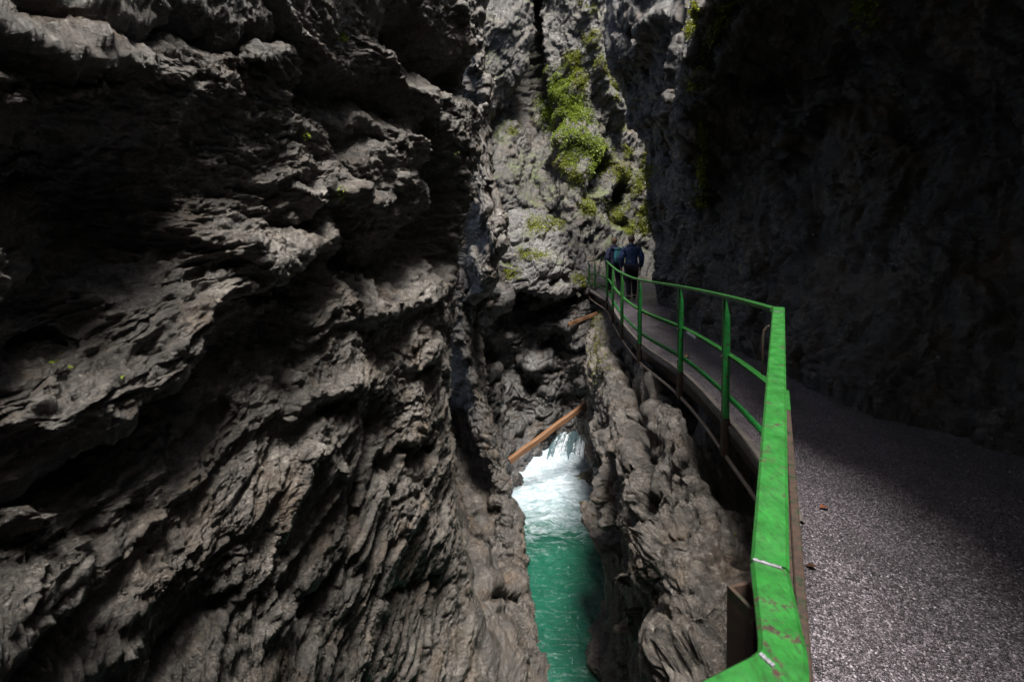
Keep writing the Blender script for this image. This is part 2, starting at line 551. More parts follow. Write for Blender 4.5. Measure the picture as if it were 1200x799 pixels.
# ---- dark hollow under the jammed boulder -----------------------------------
def hollow():
    pxs = [470, 515, 560, 600, 640, 675, 705, 760]
    foot = [(10.5, 620), (10.9, 610), (11.2, 600), (11.8, 584), (13.2, 556), (13.8, 547), (13.9, 545), (14.0, 545)]
    net = []
    for k, px in enumerate(pxs):
        fd = foot[k][0]
        l = k < 3
        colu = [P(px, (310, 352)[k > 4] if not l else 300, 17.5 if not l else 12.2), P(px, (336, 357)[k > 4], 15.2 if not l else 11.3), P(px, (356, 368)[k > 4], 14.9 if not l else 11.5), P(px, 385, 14.8 if not l else 12.6), P(px, 430, 14.7 if not l else 13.4),
                P(px, 480, 14.3 if not l else 13.0), P(px, 530, fd + .7), P(px, 565, fd + .25)]
        x = (px - CX) / F_PX * fd - (.15 if k < 5 else 0)
        colu += [(x, fd, WATER_Z - .1), (x, fd - .2, WATER_Z - 1.5)]
        net.append(colu)
    S = [([(560, 400), (590, 420), (620, 450)], 12, -.6), ([(650, 400), (668, 470)], 16, -.7), ([(640, 380), (660, 385)], 12, .4), ([(520, 420), (540, 520)], 18, -.6),
         ([(570, 470), (560, 440)], 16, .3), ([(625, 430), (610, 470)], 12, .3), ([(540, 340), (575, 345)], 12, .3), ([(535, 365), (560, 372)], 8, .25), ([(660, 430), (640, 500)], 12, .3)]
    return rock('cliff', net, cnt([20, 45, 45, 45, 45, 35, 30], 1.0), cnt([6, 25, 25, 35, 45, 50, 50, 40, 6], .9), M_wet_shade, flip=True, strokes=S, T=.55, ledge=.22, along=(1, .3, .35), lump=.2, lump_s=(.8, 1.4),
                chunk=.10, chunk_s=.45, big=.35, big_s=.5, seed=3, label='wet rock hollow with painted-in shade above the waterfall under the jammed boulder')

def boulder():
    pxs = [545, 568, 585, 612, 640, 668, 695, 720]
    top = [262, 258, 252, 246, 248, 268, 316, 336]
    bot = [330, 336, 338, 340, 346, 338, 345, 350]
    net = []
    for k, px in enumerate(pxs):
        b = .6 * abs(k - 3.5) ** 1.4 / 4 + (0, 0, 0, 0, 0, .5, 1.6, 2.6)[k]
        t, u = top[k], bot[k]
        u = max(u, t + 22)
        net.append([P(px, u - 10, 17.5), P(px, t + 6, 18.2), P(px, t, 16.2 + b), P(px, t + 14, 15.0 + b), P(px, (t + u) / 2, 14.3 + b), P(px, u - 10, 13.9 + b), P(px, u, 14.0 + b), P(px, u - 2, 15.0 + b), P(px, u - 10, 17.5 + b)])
    S = [([(680, 312), (650, 332)], 5, -.35), ([(645, 340), (690, 318)], 4, -.2), ([(600, 262), (650, 262)], 12, .15)]
    o, V = rock('boulder', net, cnt([20, 25, 38, 40, 40, 38, 25]), cnt([4, 8, 25, 35, 35, 18, 10, 5]), M_boul, strokes=S, T=.7, ledge=.06, along=(1, .2, .35), lump=.10, lump_s=(.6, .9),
                chunk=.10, chunk_s=.4, big=.45, big_s=.6, grit=.02, grit_s=.12, seed=4, fine=1.6)
    del o['kind']
    tag(o, 'pale grey mossy boulder jammed across the gorge above the waterfall', 'boulder')
    return o, V

# ---- far wall -----------------------------------------------------------
def far_wall():
    pxs = [500, 560, 590, 612, 626, 645, 672, 700, 725, 760, 800, 880]
    dd = [18.5, 19.5, 20.6, 21.6, 22.8, 21.4, 20.2, 20.3, 21.6, 22.5, 22.8, 22]
    ys = [420, 340, 280, 210, 140, 70, 0, -90, -250, -420]
    net = []
    for px, d in zip(pxs, dd):
        net.append([P(px, y, d + (340 - y) * .010 + (.9 if y < 190 and 640 < px < 720 else 0)) for y in ys])
    S = [([(622, 0), (625, 60), (616, 130)], 13, -1.6), ([(598, 130), (590, 150)], 10, -.8), ([(715, 190), (700, 215)], 12, -1.2), ([(735, 220), (722, 245)], 10, -1.0),
         ([(690, 20), (700, 90), (725, 140)], 9, .7), ([(660, 120), (672, 170)], 20, .5), ([(645, 200), (690, 230)], 8, -.4), ([(585, 215), (605, 260)], 16, .4),
         ([(640, 30), (650, 110)], 10, .4), ([(655, 262), (740, 258)], 6, -.5)]
    return rock('cliff', net, cnt([5, 30, 28, 24, 26, 36, 38, 34, 40, 20, 6]), cnt([4, 30, 50, 55, 55, 55, 30, 8, 5]), M_far, flip=True, strokes=S, T=1.5, ledge=.30, along=(.25, .2, 1), up=(1, 0, -.2), lump=.14, lump_s=(.35, .6),
                chunk=.17, chunk_s=.95, big=1.2, big_s=.25, stroke_gain=1.35, grit=.022, grit_s=.25, seed=5, fine=2.4, label='tall sunlit rock face with green moss closing the far end of the gorge')

# ---- right side: overhang above the path -------------------------------------
R_DS = [19, 16.4, 14.6, 13, 11, 9, 8, 7, 5, 3, 1, -2, -6, -9]
R_PR = {
    19:   [(9.0, -2.2), (9.0, -1.4), (9.0, -.5), (9.0, .3), (9.0, 1.2), (9.0, 2.7), (9.0, 4.4), (8.8, 6.2), (8.6, 12)],
    16.4: [(6.4, -2.2), (6.4, -1.4), (6.3, -.5), (6.2, .3), (6.1, 1.2), (6.0, 2.7), (5.6, 4.4), (5.4, 6.2), (5.4, 12)],
    14.6: [(5.1, -2.2), (5.1, -1.4), (5.0, -.5), (4.9, .3), (4.8, 1.2), (4.5, 2.7), (3.9, 4.4), (3.4, 6.2), (3.4, 12)],
    13:   [(4.12, -2.2), (4.12, -1.4), (4.05, -.5), (4.0, .3), (3.95, 1.2), (3.8, 2.7), (3.3, 4.4), (2.85, 6.2), (2.9, 12)],
    11:   [(3.85, -2.2), (3.85, -1.4), (3.9, -.5), (4.0, .3), (4.0, 1.1), (3.9, 2.4), (3.6, 4.0), (3.4, 6.2), (4.6, 12)],
    9:    [(3.5, -2.2), (3.5, -1.4), (3.6, -.6), (3.75, .2), (3.8, .7), (3.65, 1.1), (3.42, 2.4), (3.5, 4.4), (5.2, 12)],
    8:    [(3.35, -2.2), (3.4, -1.4), (3.6, -.6), (3.85, .4), (3.95, 1.2), (3.7, 2.0), (3.12, 2.9), (3.6, 4.5), (5.2, 12)],
    7:    [(3.25, -2.2), (3.3, -1.4), (3.6, -.6), (4.0, .5), (4.2, 1.8), (3.8, 2.7), (2.95, 3.4), (3.5, 4.9), (5.2, 12)],
    5:    [(3.2, -2.2), (3.3, -1.4), (3.9, -.4), (4.4, .8), (4.5, 2.0), (3.9, 2.9), (2.45, 3.6), (3.2, 5.2), (5.0, 12)],
    3:    [(3.4, -2.2), (3.5, -1.4), (4.1, -.4), (4.5, .8), (4.3, 1.8), (3.6, 2.4), (2.25, 2.8), (3.0, 4.6), (5.0, 12)],
    1:    [(3.5, -2.2), (3.6, -1.4), (4.1, -.4), (4.5, .8), (4.2, 1.7), (3.5, 2.1), (2.2, 2.4), (3.0, 4.6), (5.0, 12)],
    -2:   [(3.5, -2.2), (3.6, -1.4), (4.1, -.4), (4.5, .8), (4.2, 1.7), (3.5, 2.1), (2.2, 2.4), (3.0, 4.6), (5.0, 12)],
    -6:   [(2.5, -2.2), (2.6, -1.4), (3.1, -.4), (3.5, .8), (3.5, 2.0), (2.9, 2.9), (2.0, 3.8), (2.0, 5.5), (2.4, 12)],
    -9:   [(.5, -2.2), (.5, -1.4), (.5, -.4), (.5, .8), (.5, 2.0), (.5, 2.9), (.5, 3.8), (.5, 5.5), (.5, 12)],
}
def right_overhang():
    net = [[(x, d, z) for (x, z) in R_PR[d]] for d in R_DS]
    S = [([(960, 150), (985, 130), (1005, 118)], 9, .35), ([(925, 200), (930, 160)], 7, .3), ([(850, 145), (920, 135)], 7, .2), ([(900, 110), (960, 90), (1010, 60)], 14, -.3),
         ([(805, 110), (815, 170), (822, 230)], 8, .25), ([(800, 60), (795, 100)], 8, .25), ([(860, 0), (838, 40)], 14, -.3), ([(770, 130), (780, 200)], 8, -.4), ([(760, 60), (790, 20)], 12, .4),
         ([(745, 140), (790, 130)], 10, .3), ([(740, 40), (760, 110)], 7, -.3), ([(835, 60), (828, 150), (832, 230)], 9, -.4)]
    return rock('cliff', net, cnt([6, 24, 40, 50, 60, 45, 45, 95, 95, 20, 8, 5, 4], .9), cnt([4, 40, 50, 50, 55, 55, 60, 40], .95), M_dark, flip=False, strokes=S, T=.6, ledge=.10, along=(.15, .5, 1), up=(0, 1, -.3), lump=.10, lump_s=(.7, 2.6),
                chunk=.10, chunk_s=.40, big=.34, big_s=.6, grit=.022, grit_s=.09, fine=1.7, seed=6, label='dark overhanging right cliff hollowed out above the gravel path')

# ---- right side below the path ------------------------------------------------
L_D = [17, 14.6, 13.3, 12.6, 11.8, 10.5, 9, 7.5, 6.2, 5, 4, 3.2, 2.5, 1.5, 0, -8]
L_X = [3.6, 2.80, 2.30, 2.10, 2.06, 2.00, 1.84, 1.58, 1.50, 1.38, 1.30, 1.22, 1.05, .6, .0, -.3]
def right_low():
    net = []
    for d, x in zip(L_D, L_X):
        de = max(d, 1.8)
        zb = max(-6.9, min(-1.05 * de, -3.2))
        z0 = -1.80 if d < 11.0 else (-1.80 + (d - 11.0) * .12)
        z0 = min(z0, -1.52)
        e = float(np.interp(d, [0, .5, 2.5, 3.77, 5.4, 7.2, 9, 10.5, 12.3, 14, 17], [.3, .4, 1.55, 1.83, 2.04, 2.06, 2.2, 2.4, 2.6, 2.7, 3.4]))
        k = float(np.interp(d, [9, 12], [1, .25]))
        colu = [(e + 1.6, d, z0 - .02), (e + .60 * k, d, z0 - .06), (e + .18 * k, d, z0 - .30), (x + .14, d, z0 - .52), (x - .04, d, z0 - .52 + (zb - z0 + .52) * .18)]
        for f, q in ((.40, .05), (.68, .06), (1.0, .0)):
            colu.append((x + q, d, z0 - .52 + (zb - z0 + .52) * f))
        colu.append((x + .1, d, -8.6))
        net.append(colu)
    S = [
        ([(722, 400), (748, 470), (762, 540), (772, 600)], 10, -.55), ([(700, 390), (712, 470), (722, 560), (735, 640)], 5, -.22),
        ([(800, 480), (830, 540), (850, 600)], 14, -.4), ([(838, 540), (870, 590)], 18, -.5), ([(770, 520), (800, 500)], 8, -.3), ([(775, 635), (765, 590)], 8, -.3),
        ([(770, 690), (800, 660), (850, 640)], 8, -.35), ([(790, 740), (760, 799)], 8, -.3), ([(735, 640), (740, 720), (735, 799)], 7, -.3), ([(705, 740), (700, 690)], 8, -.2),
        ([(765, 470), (745, 440)], 12, .22), ([(790, 520), (815, 570)], 18, .28), ([(780, 640), (830, 610), (850, 590)], 18, .28), ([(820, 720), (850, 660), (868, 630)], 20, .22),
        ([(800, 770), (830, 799)], 20, .15), ([(725, 520), (735, 600)], 10, .22), ([(715, 590), (725, 640)], 10, .22), ([(705, 680), (720, 780)], 14, .22), ([(690, 560), (690, 590)], 8, .3), ([(700, 480), (708, 540)], 7, .18),
        ([(758, 660), (748, 740)], 9, .2), ([(692, 610), (702, 640)], 8, -.25),
    ]
    return rock('cliff', net, cnt([4, 12, 18, 22, 40, 55, 60, 70, 75, 75, 75, 70, 40, 8, 6], .95), cnt([4, 24, 60, 60, 95, 110, 110, 10], .9), M_low, flip=False, strokes=S, T=.5, ledge=.05, along=(.1, .35, 1), up=(0, 1, -.2), lump=.10, lump_s=(.8, 1.9),
                chunk=.055, chunk_s=.24, grit=.020, grit_s=.075, big=.42, big_s=.9, stroke_gain=1.5, dampv=([0, 1, 2, 3, 4], [0, .3, .8, 1, 1]), seed=7, fine=1.3, label='lumpy rock face falling from the path edge down to the green water')

def added_back_wall():
    net = []
    for x in (-4, -2, 0, 2, 5):
        net.append([(x, -8.6 - .2 * abs(x), z) for z in (-9, -5, -1, 3, 7, 12)])
    return rock('cliff', net, [8] * 4, [8] * 5, M_dark, flip=True, label='unseen rock wall added behind the viewer to block sky light', seed=8)  # never in view, added so sky light enters only from above

CL = {}
for fn in (near_left, left_rib, left_pillar, hollow, boulder, far_wall, right_overhang, right_low, added_back_wall):
    CL[fn.__name__] = fn()

# ================================================================== PATH
# railing top line: (x, d, z)
RJ = (.368, .612, -.570)
RK = (.453, .80, -.570)
RC = P(912, 368, 2.5)
POSTS = [P(847, 346.5, 3.77), P(795, 335.5, 5.37), P(748, 327.5, 7.14), P(727.5, 319.5, 8.8), P(717, 312, 10.5), P(710.5, 305.6, 12.3)]
FAR = [P(696.3, 305.5, 15.2), P(689.5, 306.5, 15.6)]
def deck_z(d):
    return float(np.interp(d, [-9, .6, 2.5, 3.8, 5.4, 7.2, 10, 12.3, 16, 20], [-1.78, -1.66, -1.46, -1.475, -1.52, -1.56, -1.52, -1.46, -1.44, -1.4]))
EDGE = [(-2.6, -6), (-1.2, -.3), (-.35, .5), (.30, .52), (.47, .74), (1.52, 2.46), (POSTS[0][0] + .08, 3.77), (POSTS[1][0] + .08, 5.37), (POSTS[2][0] + .08, 7.14), (POSTS[3][0] + .08, 8.8), (POSTS[4][0] + .08, 10.5),
        (POSTS[5][0] + .06, 12.3), (2.62, 14.0), (2.72, 15.6), (3.4, 17.5), (4.6, 19)]
INNER = [(3.8, -6), (3.9, -.3), (3.9, .5), (3.9, .9), (3.9, 1.4), (3.75, 2.9), (3.6, 3.9), (3.55, 5.4), (3.6, 7.1), (3.8, 8.8), (4.1, 10.5), (4.6, 12.3), (5.4, 14), (6.2, 15.6), (6.8, 17.5), (7.5, 19)]

def path_mat():
    k = Nodes('gravel_path')
    v = k.coord()
    n1 = k.math('ADD', k.math('MULTIPLY', k.noise(v, 2.6, 7, .65), .5), k.math('MULTIPLY', k.noise(k.coord((1.6, .35, 1), (0, 0, R(25))), .9, 3, .5), .5))
    vor = k.n('ShaderNodeTexVoronoi'); vor.inputs['Scale'].default_value = 150
    k.l(v, vor.inputs['Vector'])
    sp = k.n('ShaderNodeSeparateColor'); k.l(vor.outputs['Color'], sp.inputs[0])
    base = k.ramp(sp.outputs[0], [(.0, (.014, .0122, .0145)), (.5, (.060, .053, .061)), (.85, (.14, .125, .142)), (1, (.32, .29, .325))])
    base = k.mix(.8, base, k.ramp(n1, [(.40, (.45, .43, .45)), (.60, (1.35, 1.30, 1.32))]), 'MULTIPLY')
    h = vor.outputs['Distance']
    nrm = k.bump(h, .7, .012)
    nrm = k.bump(k.noise(v, 160, 4, .7), .4, .004, nrm)
    return k.set(color=base, rough=k.ramp(n1, [(.4, .28), (.65, .6)]), normal=nrm)
M_path = path_mat()

def dense(poly, n):
    a = np.array(poly, float)
    s = np.arange(len(a))
    t = np.linspace(0, len(a) - 1, n)
    W = cr_weights(t, len(a))
    return W @ a

def build_path():
    n, m = 420, 70
    e, i = dense(EDGE, n), dense(INNER, n)
    f = np.linspace(0, 1, m) ** 1.2
    XY = e[:, None, :] * (1 - f)[None, :, None] + i[:, None, :] * f[None, :, None]
    z = np.array([deck_z(d) for d in XY[..., 1].ravel()])
    p = np.stack([XY[..., 0].ravel(), XY[..., 1].ravel(), z], 1)
    z2 = z + .022 * fbm(p * 1.3, 3) + .008 * fbm(p * 6, 3)
    p[:, 2] = z2
    me = np_mesh('path', p, grid_faces(n, m))
    o = link_mesh('path', me, M_path)
    tag(o, 'grey gravel footpath running under the overhang beside the green railing', kind='structure')
    return o, e, i
path_o, edge_pts, inner_pts = build_path()

# loose stones on the near part
def gravel():
    ico = bmesh.new()
    bmesh.ops.create_icosphere(ico, subdivisions=1, radius=1)
    bv = np.array([v.co[:] for v in ico.verts], np.float32)
    bf = np.array([[v.index for v in f.verts] for f in ico.faces], np.int32)
    ico.free()
    N = 46000
    t = rng.random(N)
    d = 1.35 + 7.0 * t ** 2.1
    ex = np.interp(d, edge_pts[:, 1][np.argsort(edge_pts[:, 1])], edge_pts[:, 0][np.argsort(edge_pts[:, 1])])
    x = ex + .02 + (1.75 * rng.random(N))
    zz = np.array([deck_z(k) for k in d])
    p = np.stack([x, d, zz], 1)
    p[:, 2] += .022 * fbm(p * 1.3, 3) + .008 * fbm(p * 6, 3) + .001
    keep = fbm(p * 2.2, 3) + rng.random(N) * .9 > .15
    p = p[keep]
    N = len(p)
    r = (.0021 + .0040 * rng.random(N) ** 2.2).astype(np.float32)
    ang = rng.random(N) * 6.283
    sc = (1 + .5 * (rng.random((N, 3)) - .5)) * np.array([1.15, .9, .62])
    jit = 1 + .35 * (rng.random((N, len(bv), 1)) - .5)
    V = bv[None] * jit * sc[:, None, :] * r[:, None, None]
    c, s = np.cos(ang)[:, None], np.sin(ang)[:, None]
    V = np.stack([V[..., 0] * c - V[..., 1] * s, V[..., 0] * s + V[..., 1] * c, V[..., 2]], -1) + p[:, None, :]
    F = bf[None] + (np.arange(N) * len(bv))[:, None, None]
    me = np_mesh('gravel', V.reshape(-1, 3), F.reshape(-1, 3), smooth=False)
    cl = np.repeat(rng.random(N), len(bf))
    at = me.attributes.new('tone', 'FLOAT', 'FACE')
    at.data.foreach_set('value', cl.astype(np.float32))
    k = Nodes('gravel_stone')
    a = k.n('ShaderNodeAttribute', attribute_name='tone')
    k.set(color=k.ramp(a.outputs['Fac'], [(0, (.012, .0105, .0125)), (.55, (.052, .045, .053)), (.85, (.14, .125, .142)), (1, (.36, .33, .365))]), rough=.5)
    tag(link_mesh('gravel', me, k.m), 'loose grey pebbles strewn over the near part of the path', kind='stuff')
gravel()

def paint_mat(name, green, dirt, rust_lo, seedv):
    k = Nodes(name)
    v = k.coord()
    base = k.ramp(k.noise(v, 22, 8, .7), [(.3, tuple(c * .5 for c in green)), (.6, green), (.8, tuple(min(1, c * 1.5) for c in green))])
    vv = k.coord((1, 1, 1), (0, 0, R(31)))
    scr = k.ramp(k.noise(k.coord((150, 34, 150), (0, 0, R(-29))), 1, 6, .7), [(.52, 0.0), (.64, .7)])
    base = k.mix(scr, base, dirt)
    rs = k.ramp(k.noise(vv, 17 + seedv, 8, .72), [(rust_lo, 0.0), (rust_lo + .06, 1.0)])
    base = k.mix(rs, base, k.ramp(k.noise(v, 45, 4, .7), [(.3, (.012, .008, .006)), (.7, (.045, .022, .013))]))
    nrm = k.bump(k.noise(v, 70, 6, .7), .35, .002)
    rough = k.mix(rs, k.ramp(k.noise(v, 20, 5), [(.35, .28), (.65, .5)]), .85)
    return k.set(color=base, rough=rough, normal=nrm)
M_green = paint_mat('green_paint', (.022, .15, .026), (.018, .05, .016), .575, 8)
M_greenold = paint_mat('worn_green_paint', (.012, .19, .035), (.03, .07, .025), .575, 3)
M_rust = paint_mat('rusty_steel', (.022, .032, .016), (.036, .026, .020), .42, 5)

def matte(name, c, rough=.6, var=.35, sc=12, bump=.3):
    k = Nodes(name)
    v = k.coord()
    base = k.ramp(k.noise(v, sc, 6, .65), [(.3, tuple(a * (1 - var) for a in c)), (.7, tuple(min(1, a * (1 + var)) for a in c))])
    return k.set(color=base, rough=rough, normal=k.bump(k.noise(v, sc * 5, 5, .7), bump, .004))
M_weld = matte('bare_weld', (.19, .19, .215), .45, .5, 60, .6)
M_kerb = matte('old_concrete', (.085, .075, .068), .8, .5, 7, .8)
M_beam = matte('rusty_beam', (.05, .036, .030), .5, .5, 9, .7)
M_bolt = matte('bolt_steel', (.35, .35, .33), .4)

def frame_from(p0, p1, up=(0, 0, 1)):
    a, b = Vector(p0), Vector(p1)
    t = (b - a).normalized()
    u = Vector(up)
    u = (u - t * u.dot(t)).normalized()
    s = t.cross(u)
    return a, b, t, u, s

def add_prism(bm, p0, p1, prof, up=(0, 0, 1)):
    """sweep a closed 2d profile [(side, up)] from p0 to p1"""
    a, b, t, u, s = frame_from(p0, p1, up)
    r0 = [bm.verts.new(a + s * q + u * r) for q, r in prof]
    r1 = [bm.verts.new(b + s * q + u * r) for q, r in prof]
    n = len(prof)
    for i in range(n):
        bm.faces.new((r0[i], r0[(i + 1) % n], r1[(i + 1) % n], r1[i]))
    bm.faces.new(r0[::-1])
    bm.faces.new(r1)

def rect(w, h, b=.004, dz=0):
    w, h = w / 2, h / 2
    return [(-w + b, -h + dz), (w - b, -h + dz), (w, -h + b + dz), (w, h - b + dz), (w - b, h + dz), (-w + b, h + dz), (-w, h - b + dz), (-w, -h + b + dz)]

def sweep(bm, pts, prof, up=(0, 0, 1)):
    """sweep a closed profile along a polyline with mitred joints"""
    pts = [Vector(p) for p in pts]
    rings = []
    for k, p in enumerate(pts):
        a = (p - pts[k - 1]).normalized() if k else None
        b = (pts[k + 1] - p).normalized() if k < len(pts) - 1 else None
        t = (a + b).normalized() if a and b else (a or b)
        sc = 1.0 / max(.35, t.dot(a or b))
        u = Vector(up)
        u = (u - t * u.dot(t)).normalized()
        sd = t.cross(u)
        rings.append([bm.verts.new(p + sd * q * sc + u * r) for q, r in prof])
    n = len(prof)
    for r0, r1 in zip(rings, rings[1:]):
        for i in range(n):
            bm.faces.new((r0[i], r0[(i + 1) % n], r1[(i + 1) % n], r1[i]))
    bm.faces.new(rings[0][::-1]); bm.faces.new(rings[-1])

def angle(w, h, t):     # L profile, flange on top, web hanging on the +side
    return [(-w / 2, 0), (w / 2, 0), (w / 2, -h), (w / 2 - t, -h), (w / 2 - t, -t), (-w / 2, -t)]

def vadd(a, b): return tuple(x + y for x, y in zip(a, b))
def lerp(a, b, t): return tuple(x + (y - x) * t for x, y in zip(a, b))

def build_railing():
    root = tag(empty('railing', (1.46, 2.5, deck_z(2.5))), 'long green steel railing with rusty posts along the outer edge of the path', 'railing')
    inv = Matrix.Translation(-root.location)
    def part(name, bm, mat, parent=None):
        bm.transform(inv)
        return bm_obj(name, bm, mat, parent or root)
    def bar(name, p0, p1, prof, mat, parent=None):
        bm = bmesh.new()
        add_prism(bm, p0, p1, prof)
        return part(name, bm, mat, parent)
    RL = (-.53, .226, -.575)
    RC2 = vadd(RC, (.075, .125, .012))
    # top rail, flat bar with a turned down outer lip
    flat = [(-.030, -.008), (-.030, .006), (-.024, .012), (.024, .012), (.030, .006), (.030, -.008), (.024, -.008), (-.024, -.008)]
    bm = bmesh.new()
    sweep(bm, [RK, lerp(RJ, RK, .16), lerp(lerp(RJ, RK, .05), lerp(RJ, RL, .01), .5), lerp(RJ, RL, .028), RL], flat)
    part('top_rail', bm, M_green)
    bar('top_rail', lerp(RK, RC, .004), RC, flat, M_green)
    bar('top_rail', lerp(RC, RC2, .015), RC2, flat, M_green)
    thin = rect(.042, .030, .006)
    chain = [vadd(RC2, (-.02, .01, -.006))] + POSTS
    # smooth curve between the posts
    crv = dense(chain, (len(chain) - 1) * 6 + 1)
    for i in range(len(chain) - 1):
        bm = bmesh.new()
        sweep(bm, [tuple(q) for q in crv[i * 6:i * 6 + 7]], thin)
        part('top_rail', bm, M_green)
    farc = [FAR[1], FAR[0], P(704, 303.5, 14.9), P(713, 299, 14.6), P(735, 293, 14.2)]
    bm = bmesh.new()
    for a, b in zip(farc, farc[1:]):
        add_prism(bm, a, b, thin)
    part('top_rail', bm, M_green)
    # bright weld seams
    for p, q, w0, w1, th in ((RK, RC, -.026, .018, .005), (RC, RC2, -.022, .022, .005), (lerp(RJ, RL, .02), RL, .002, .022, .006)):
        a, b, t, u, sd = frame_from(p, q)
        c = a + t * .001 + u * .0118
        bm = bmesh.new()
        bmesh.ops.create_cube(bm, size=1)
        bmesh.ops.subdivide_edges(bm, edges=bm.edges, cuts=7, use_grid_fill=True)
        for v in bm.verts:
            f = v.co.x
            wob = 1 + .18 * math.sin(f * 31) * math.cos(f * 53)
            v.co = c + sd * (w0 + (w1 - w0) * (f + .5)) + t * (v.co.y * th * wob) + u * (v.co.z * .006 * wob)
        part('weld_seam', bm, M_weld)
    # posts : channel sections, tapered at the head
    def post(top, ln, face, mats, wd=.074, dp=.05, taper=.42):
        t = .007
        prof = [(-wd / 2, 0), (wd / 2, 0), (wd / 2, dp), (wd / 2 - t, dp), (wd / 2 - t, t), (-wd / 2 + t, t), (-wd / 2 + t, dp), (-wd / 2, dp)]
        f = Vector((face[0], face[1], 0)).normalized()      # direction the flanges point to
        s = Vector((-f.y, f.x, 0))
        levels = [(-.012, taper, M_green), (-.17, 1.0, None), (-ln * .55, 1.0, None), (-ln, 1.0, None)]
        bm = bmesh.new()
        rings = []
        for z, k, _ in levels:
            lean = -.012 * z
            rings.append([bm.verts.new(Vector(top) + s * (q * (k if abs(q) > 0 else 1)) + f * (r * (k if r > t else 1) - lean * .6) + Vector((0, 0, z))) for q, r in prof])
        n = len(prof)
        for a, b in zip(rings, rings[1:]):
            for i in range(n):
                bm.faces.new((a[i], b[i], b[(i + 1) % n], a[(i + 1) % n]))
        bm.faces.new(rings[0]); bm.faces.new(rings[-1][::-1])
        po = part('post', bm, mats)
        # rusty foot sleeve where it meets the beam
        bm = bmesh.new()
        z0 = -ln + .30
        base = Vector(top)
        add_prism(bm, base + Vector((0, 0, z0)) - f * .004 , base + Vector((0, 0, -ln - .01)) - f * .012, [(-wd / 2 - .004, -.006), (wd / 2 + .004, -.006), (wd / 2 + .004, .05), (-wd / 2 - .004, .05)], up=f)
        part('post_foot', bm, M_rust, None)
        for zz in (-.50, -.86):
            bm = bmesh.new()
            c = base + Vector((0, 0, zz)) - f * .004
            bmesh.ops.create_cone(bm, cap_ends=True, segments=6, radius1=.011, radius2=.011, depth=.02, matrix=Matrix.Translation(c) @ f.to_track_quat('Z', 'Y').to_matrix().to_4x4())
            part('bolt', bm, M_bolt)
        return po
    dirs = [Vector((1, -.25)), Vector((1, -.1)), Vector((1, -.02)), Vector((1, -.08)), Vector((1, -.1)), Vector((1, -.1))]
    for tp, f in zip(POSTS, dirs):
        post(tp, 1.30, f, M_greenold if tp in POSTS[:3] else M_green)
    post(vadd(lerp(RK, RC, .95), (-.005, .0, -.06)), 1.22, (1, .6), M_greenold, .04, .03)
    post(vadd(RK, (-.046, .02, -.022)), 1.22, (.25, -1.0), M_rust, .046, .055, 1.0)
    for tp in FAR:
        post(tp, 1.20, (1, -.1), M_green)
    # curved bracket at the corner post
    bm = bmesh.new()
    c0 = vadd(lerp(RK, RC, .93), (-.03, .02, -.03))
    arc = [vadd(c0, q) for q in ((.02, 0, .0), (-.015, 0, -.008), (-.035, 0, -.03), (-.040, 0, -.075), (-.040, 0, -.26))]
    for a, b in zip(arc, arc[1:]):
        add_prism(bm, a, b, rect(.012, .005, .001), up=(0, 1, 0))
    part('bracket', bm, M_rust)
    # middle and lower rails, fixed to the inner side of the posts
    L = angle(.05, .05, .008)
    def side(p, dx): return vadd(p, (dx, 0, 0))
    for dz, mat_near in ((-.48, M_rust), (-.84, M_rust)):
        ln = [vadd(RC2, (.05, .02, dz - .02))] + [side(vadd(p, (0, 0, dz)), .055) for p in POSTS]
        for i in range(len(ln) - 1):
            bm = bmesh.new()
            c = dense(ln, (len(ln) - 1) * 4 + 1)
            sweep(bm, [tuple(q) for q in c[i * 4:i * 4 + 5]], L)
            part('middle_rail' if dz > -.6 else 'lower_rail', bm, M_green if dz > -.6 else M_greenold)
        # near run towards the viewer
        a = vadd(RC2, (.055, .02, dz - .02))
        b = vadd(RK, (.085, .0, dz - .02))
        c = lerp(a, b, .13)
        if dz > -.6:
            bar('middle_rail', a, c, rect(.03, .055, .004), M_green)
            bar('middle_rail', c, b, rect(.028, .050, .004), mat_near)
            bar('middle_rail', b, vadd(RJ, (.09, -.05, dz)), rect(.028, .05, .004), mat_near)
        else:
            bar('lower_rail', lerp(a, b, .02), b, rect(.028, .05, .004), mat_near)
        # across to the far posts and onward behind the walkers
        f0 = side(vadd(POSTS[-1], (0, 0, dz)), .05)
        f1 = vadd(FAR[0], (.05, 0, dz + .04))
        f2 = vadd(FAR[1], (.05, 0, dz + .04))
        bm = bmesh.new()
        add_prism(bm, f0, f1, rect(.035, .04))
        add_prism(bm, f1, f2, rect(.035, .04))
        part('middle_rail' if dz > -.6 else 'lower_rail', bm, M_green)
    # faded strip of tape on the middle rail
    p = side(vadd(POSTS[1], (0, 0, -.48)), .055); q = side(vadd(POSTS[0], (0, 0, -.48)), .055)
    bar('tape', vadd(lerp(p, q, .16), (-.026, 0, -.022)), vadd(lerp(p, q, .40), (-.030, 0, -.022)), rect(.004, .03, .001), matte('old_tape', (.45, .5, .5), .5))
    return root
build_railing()

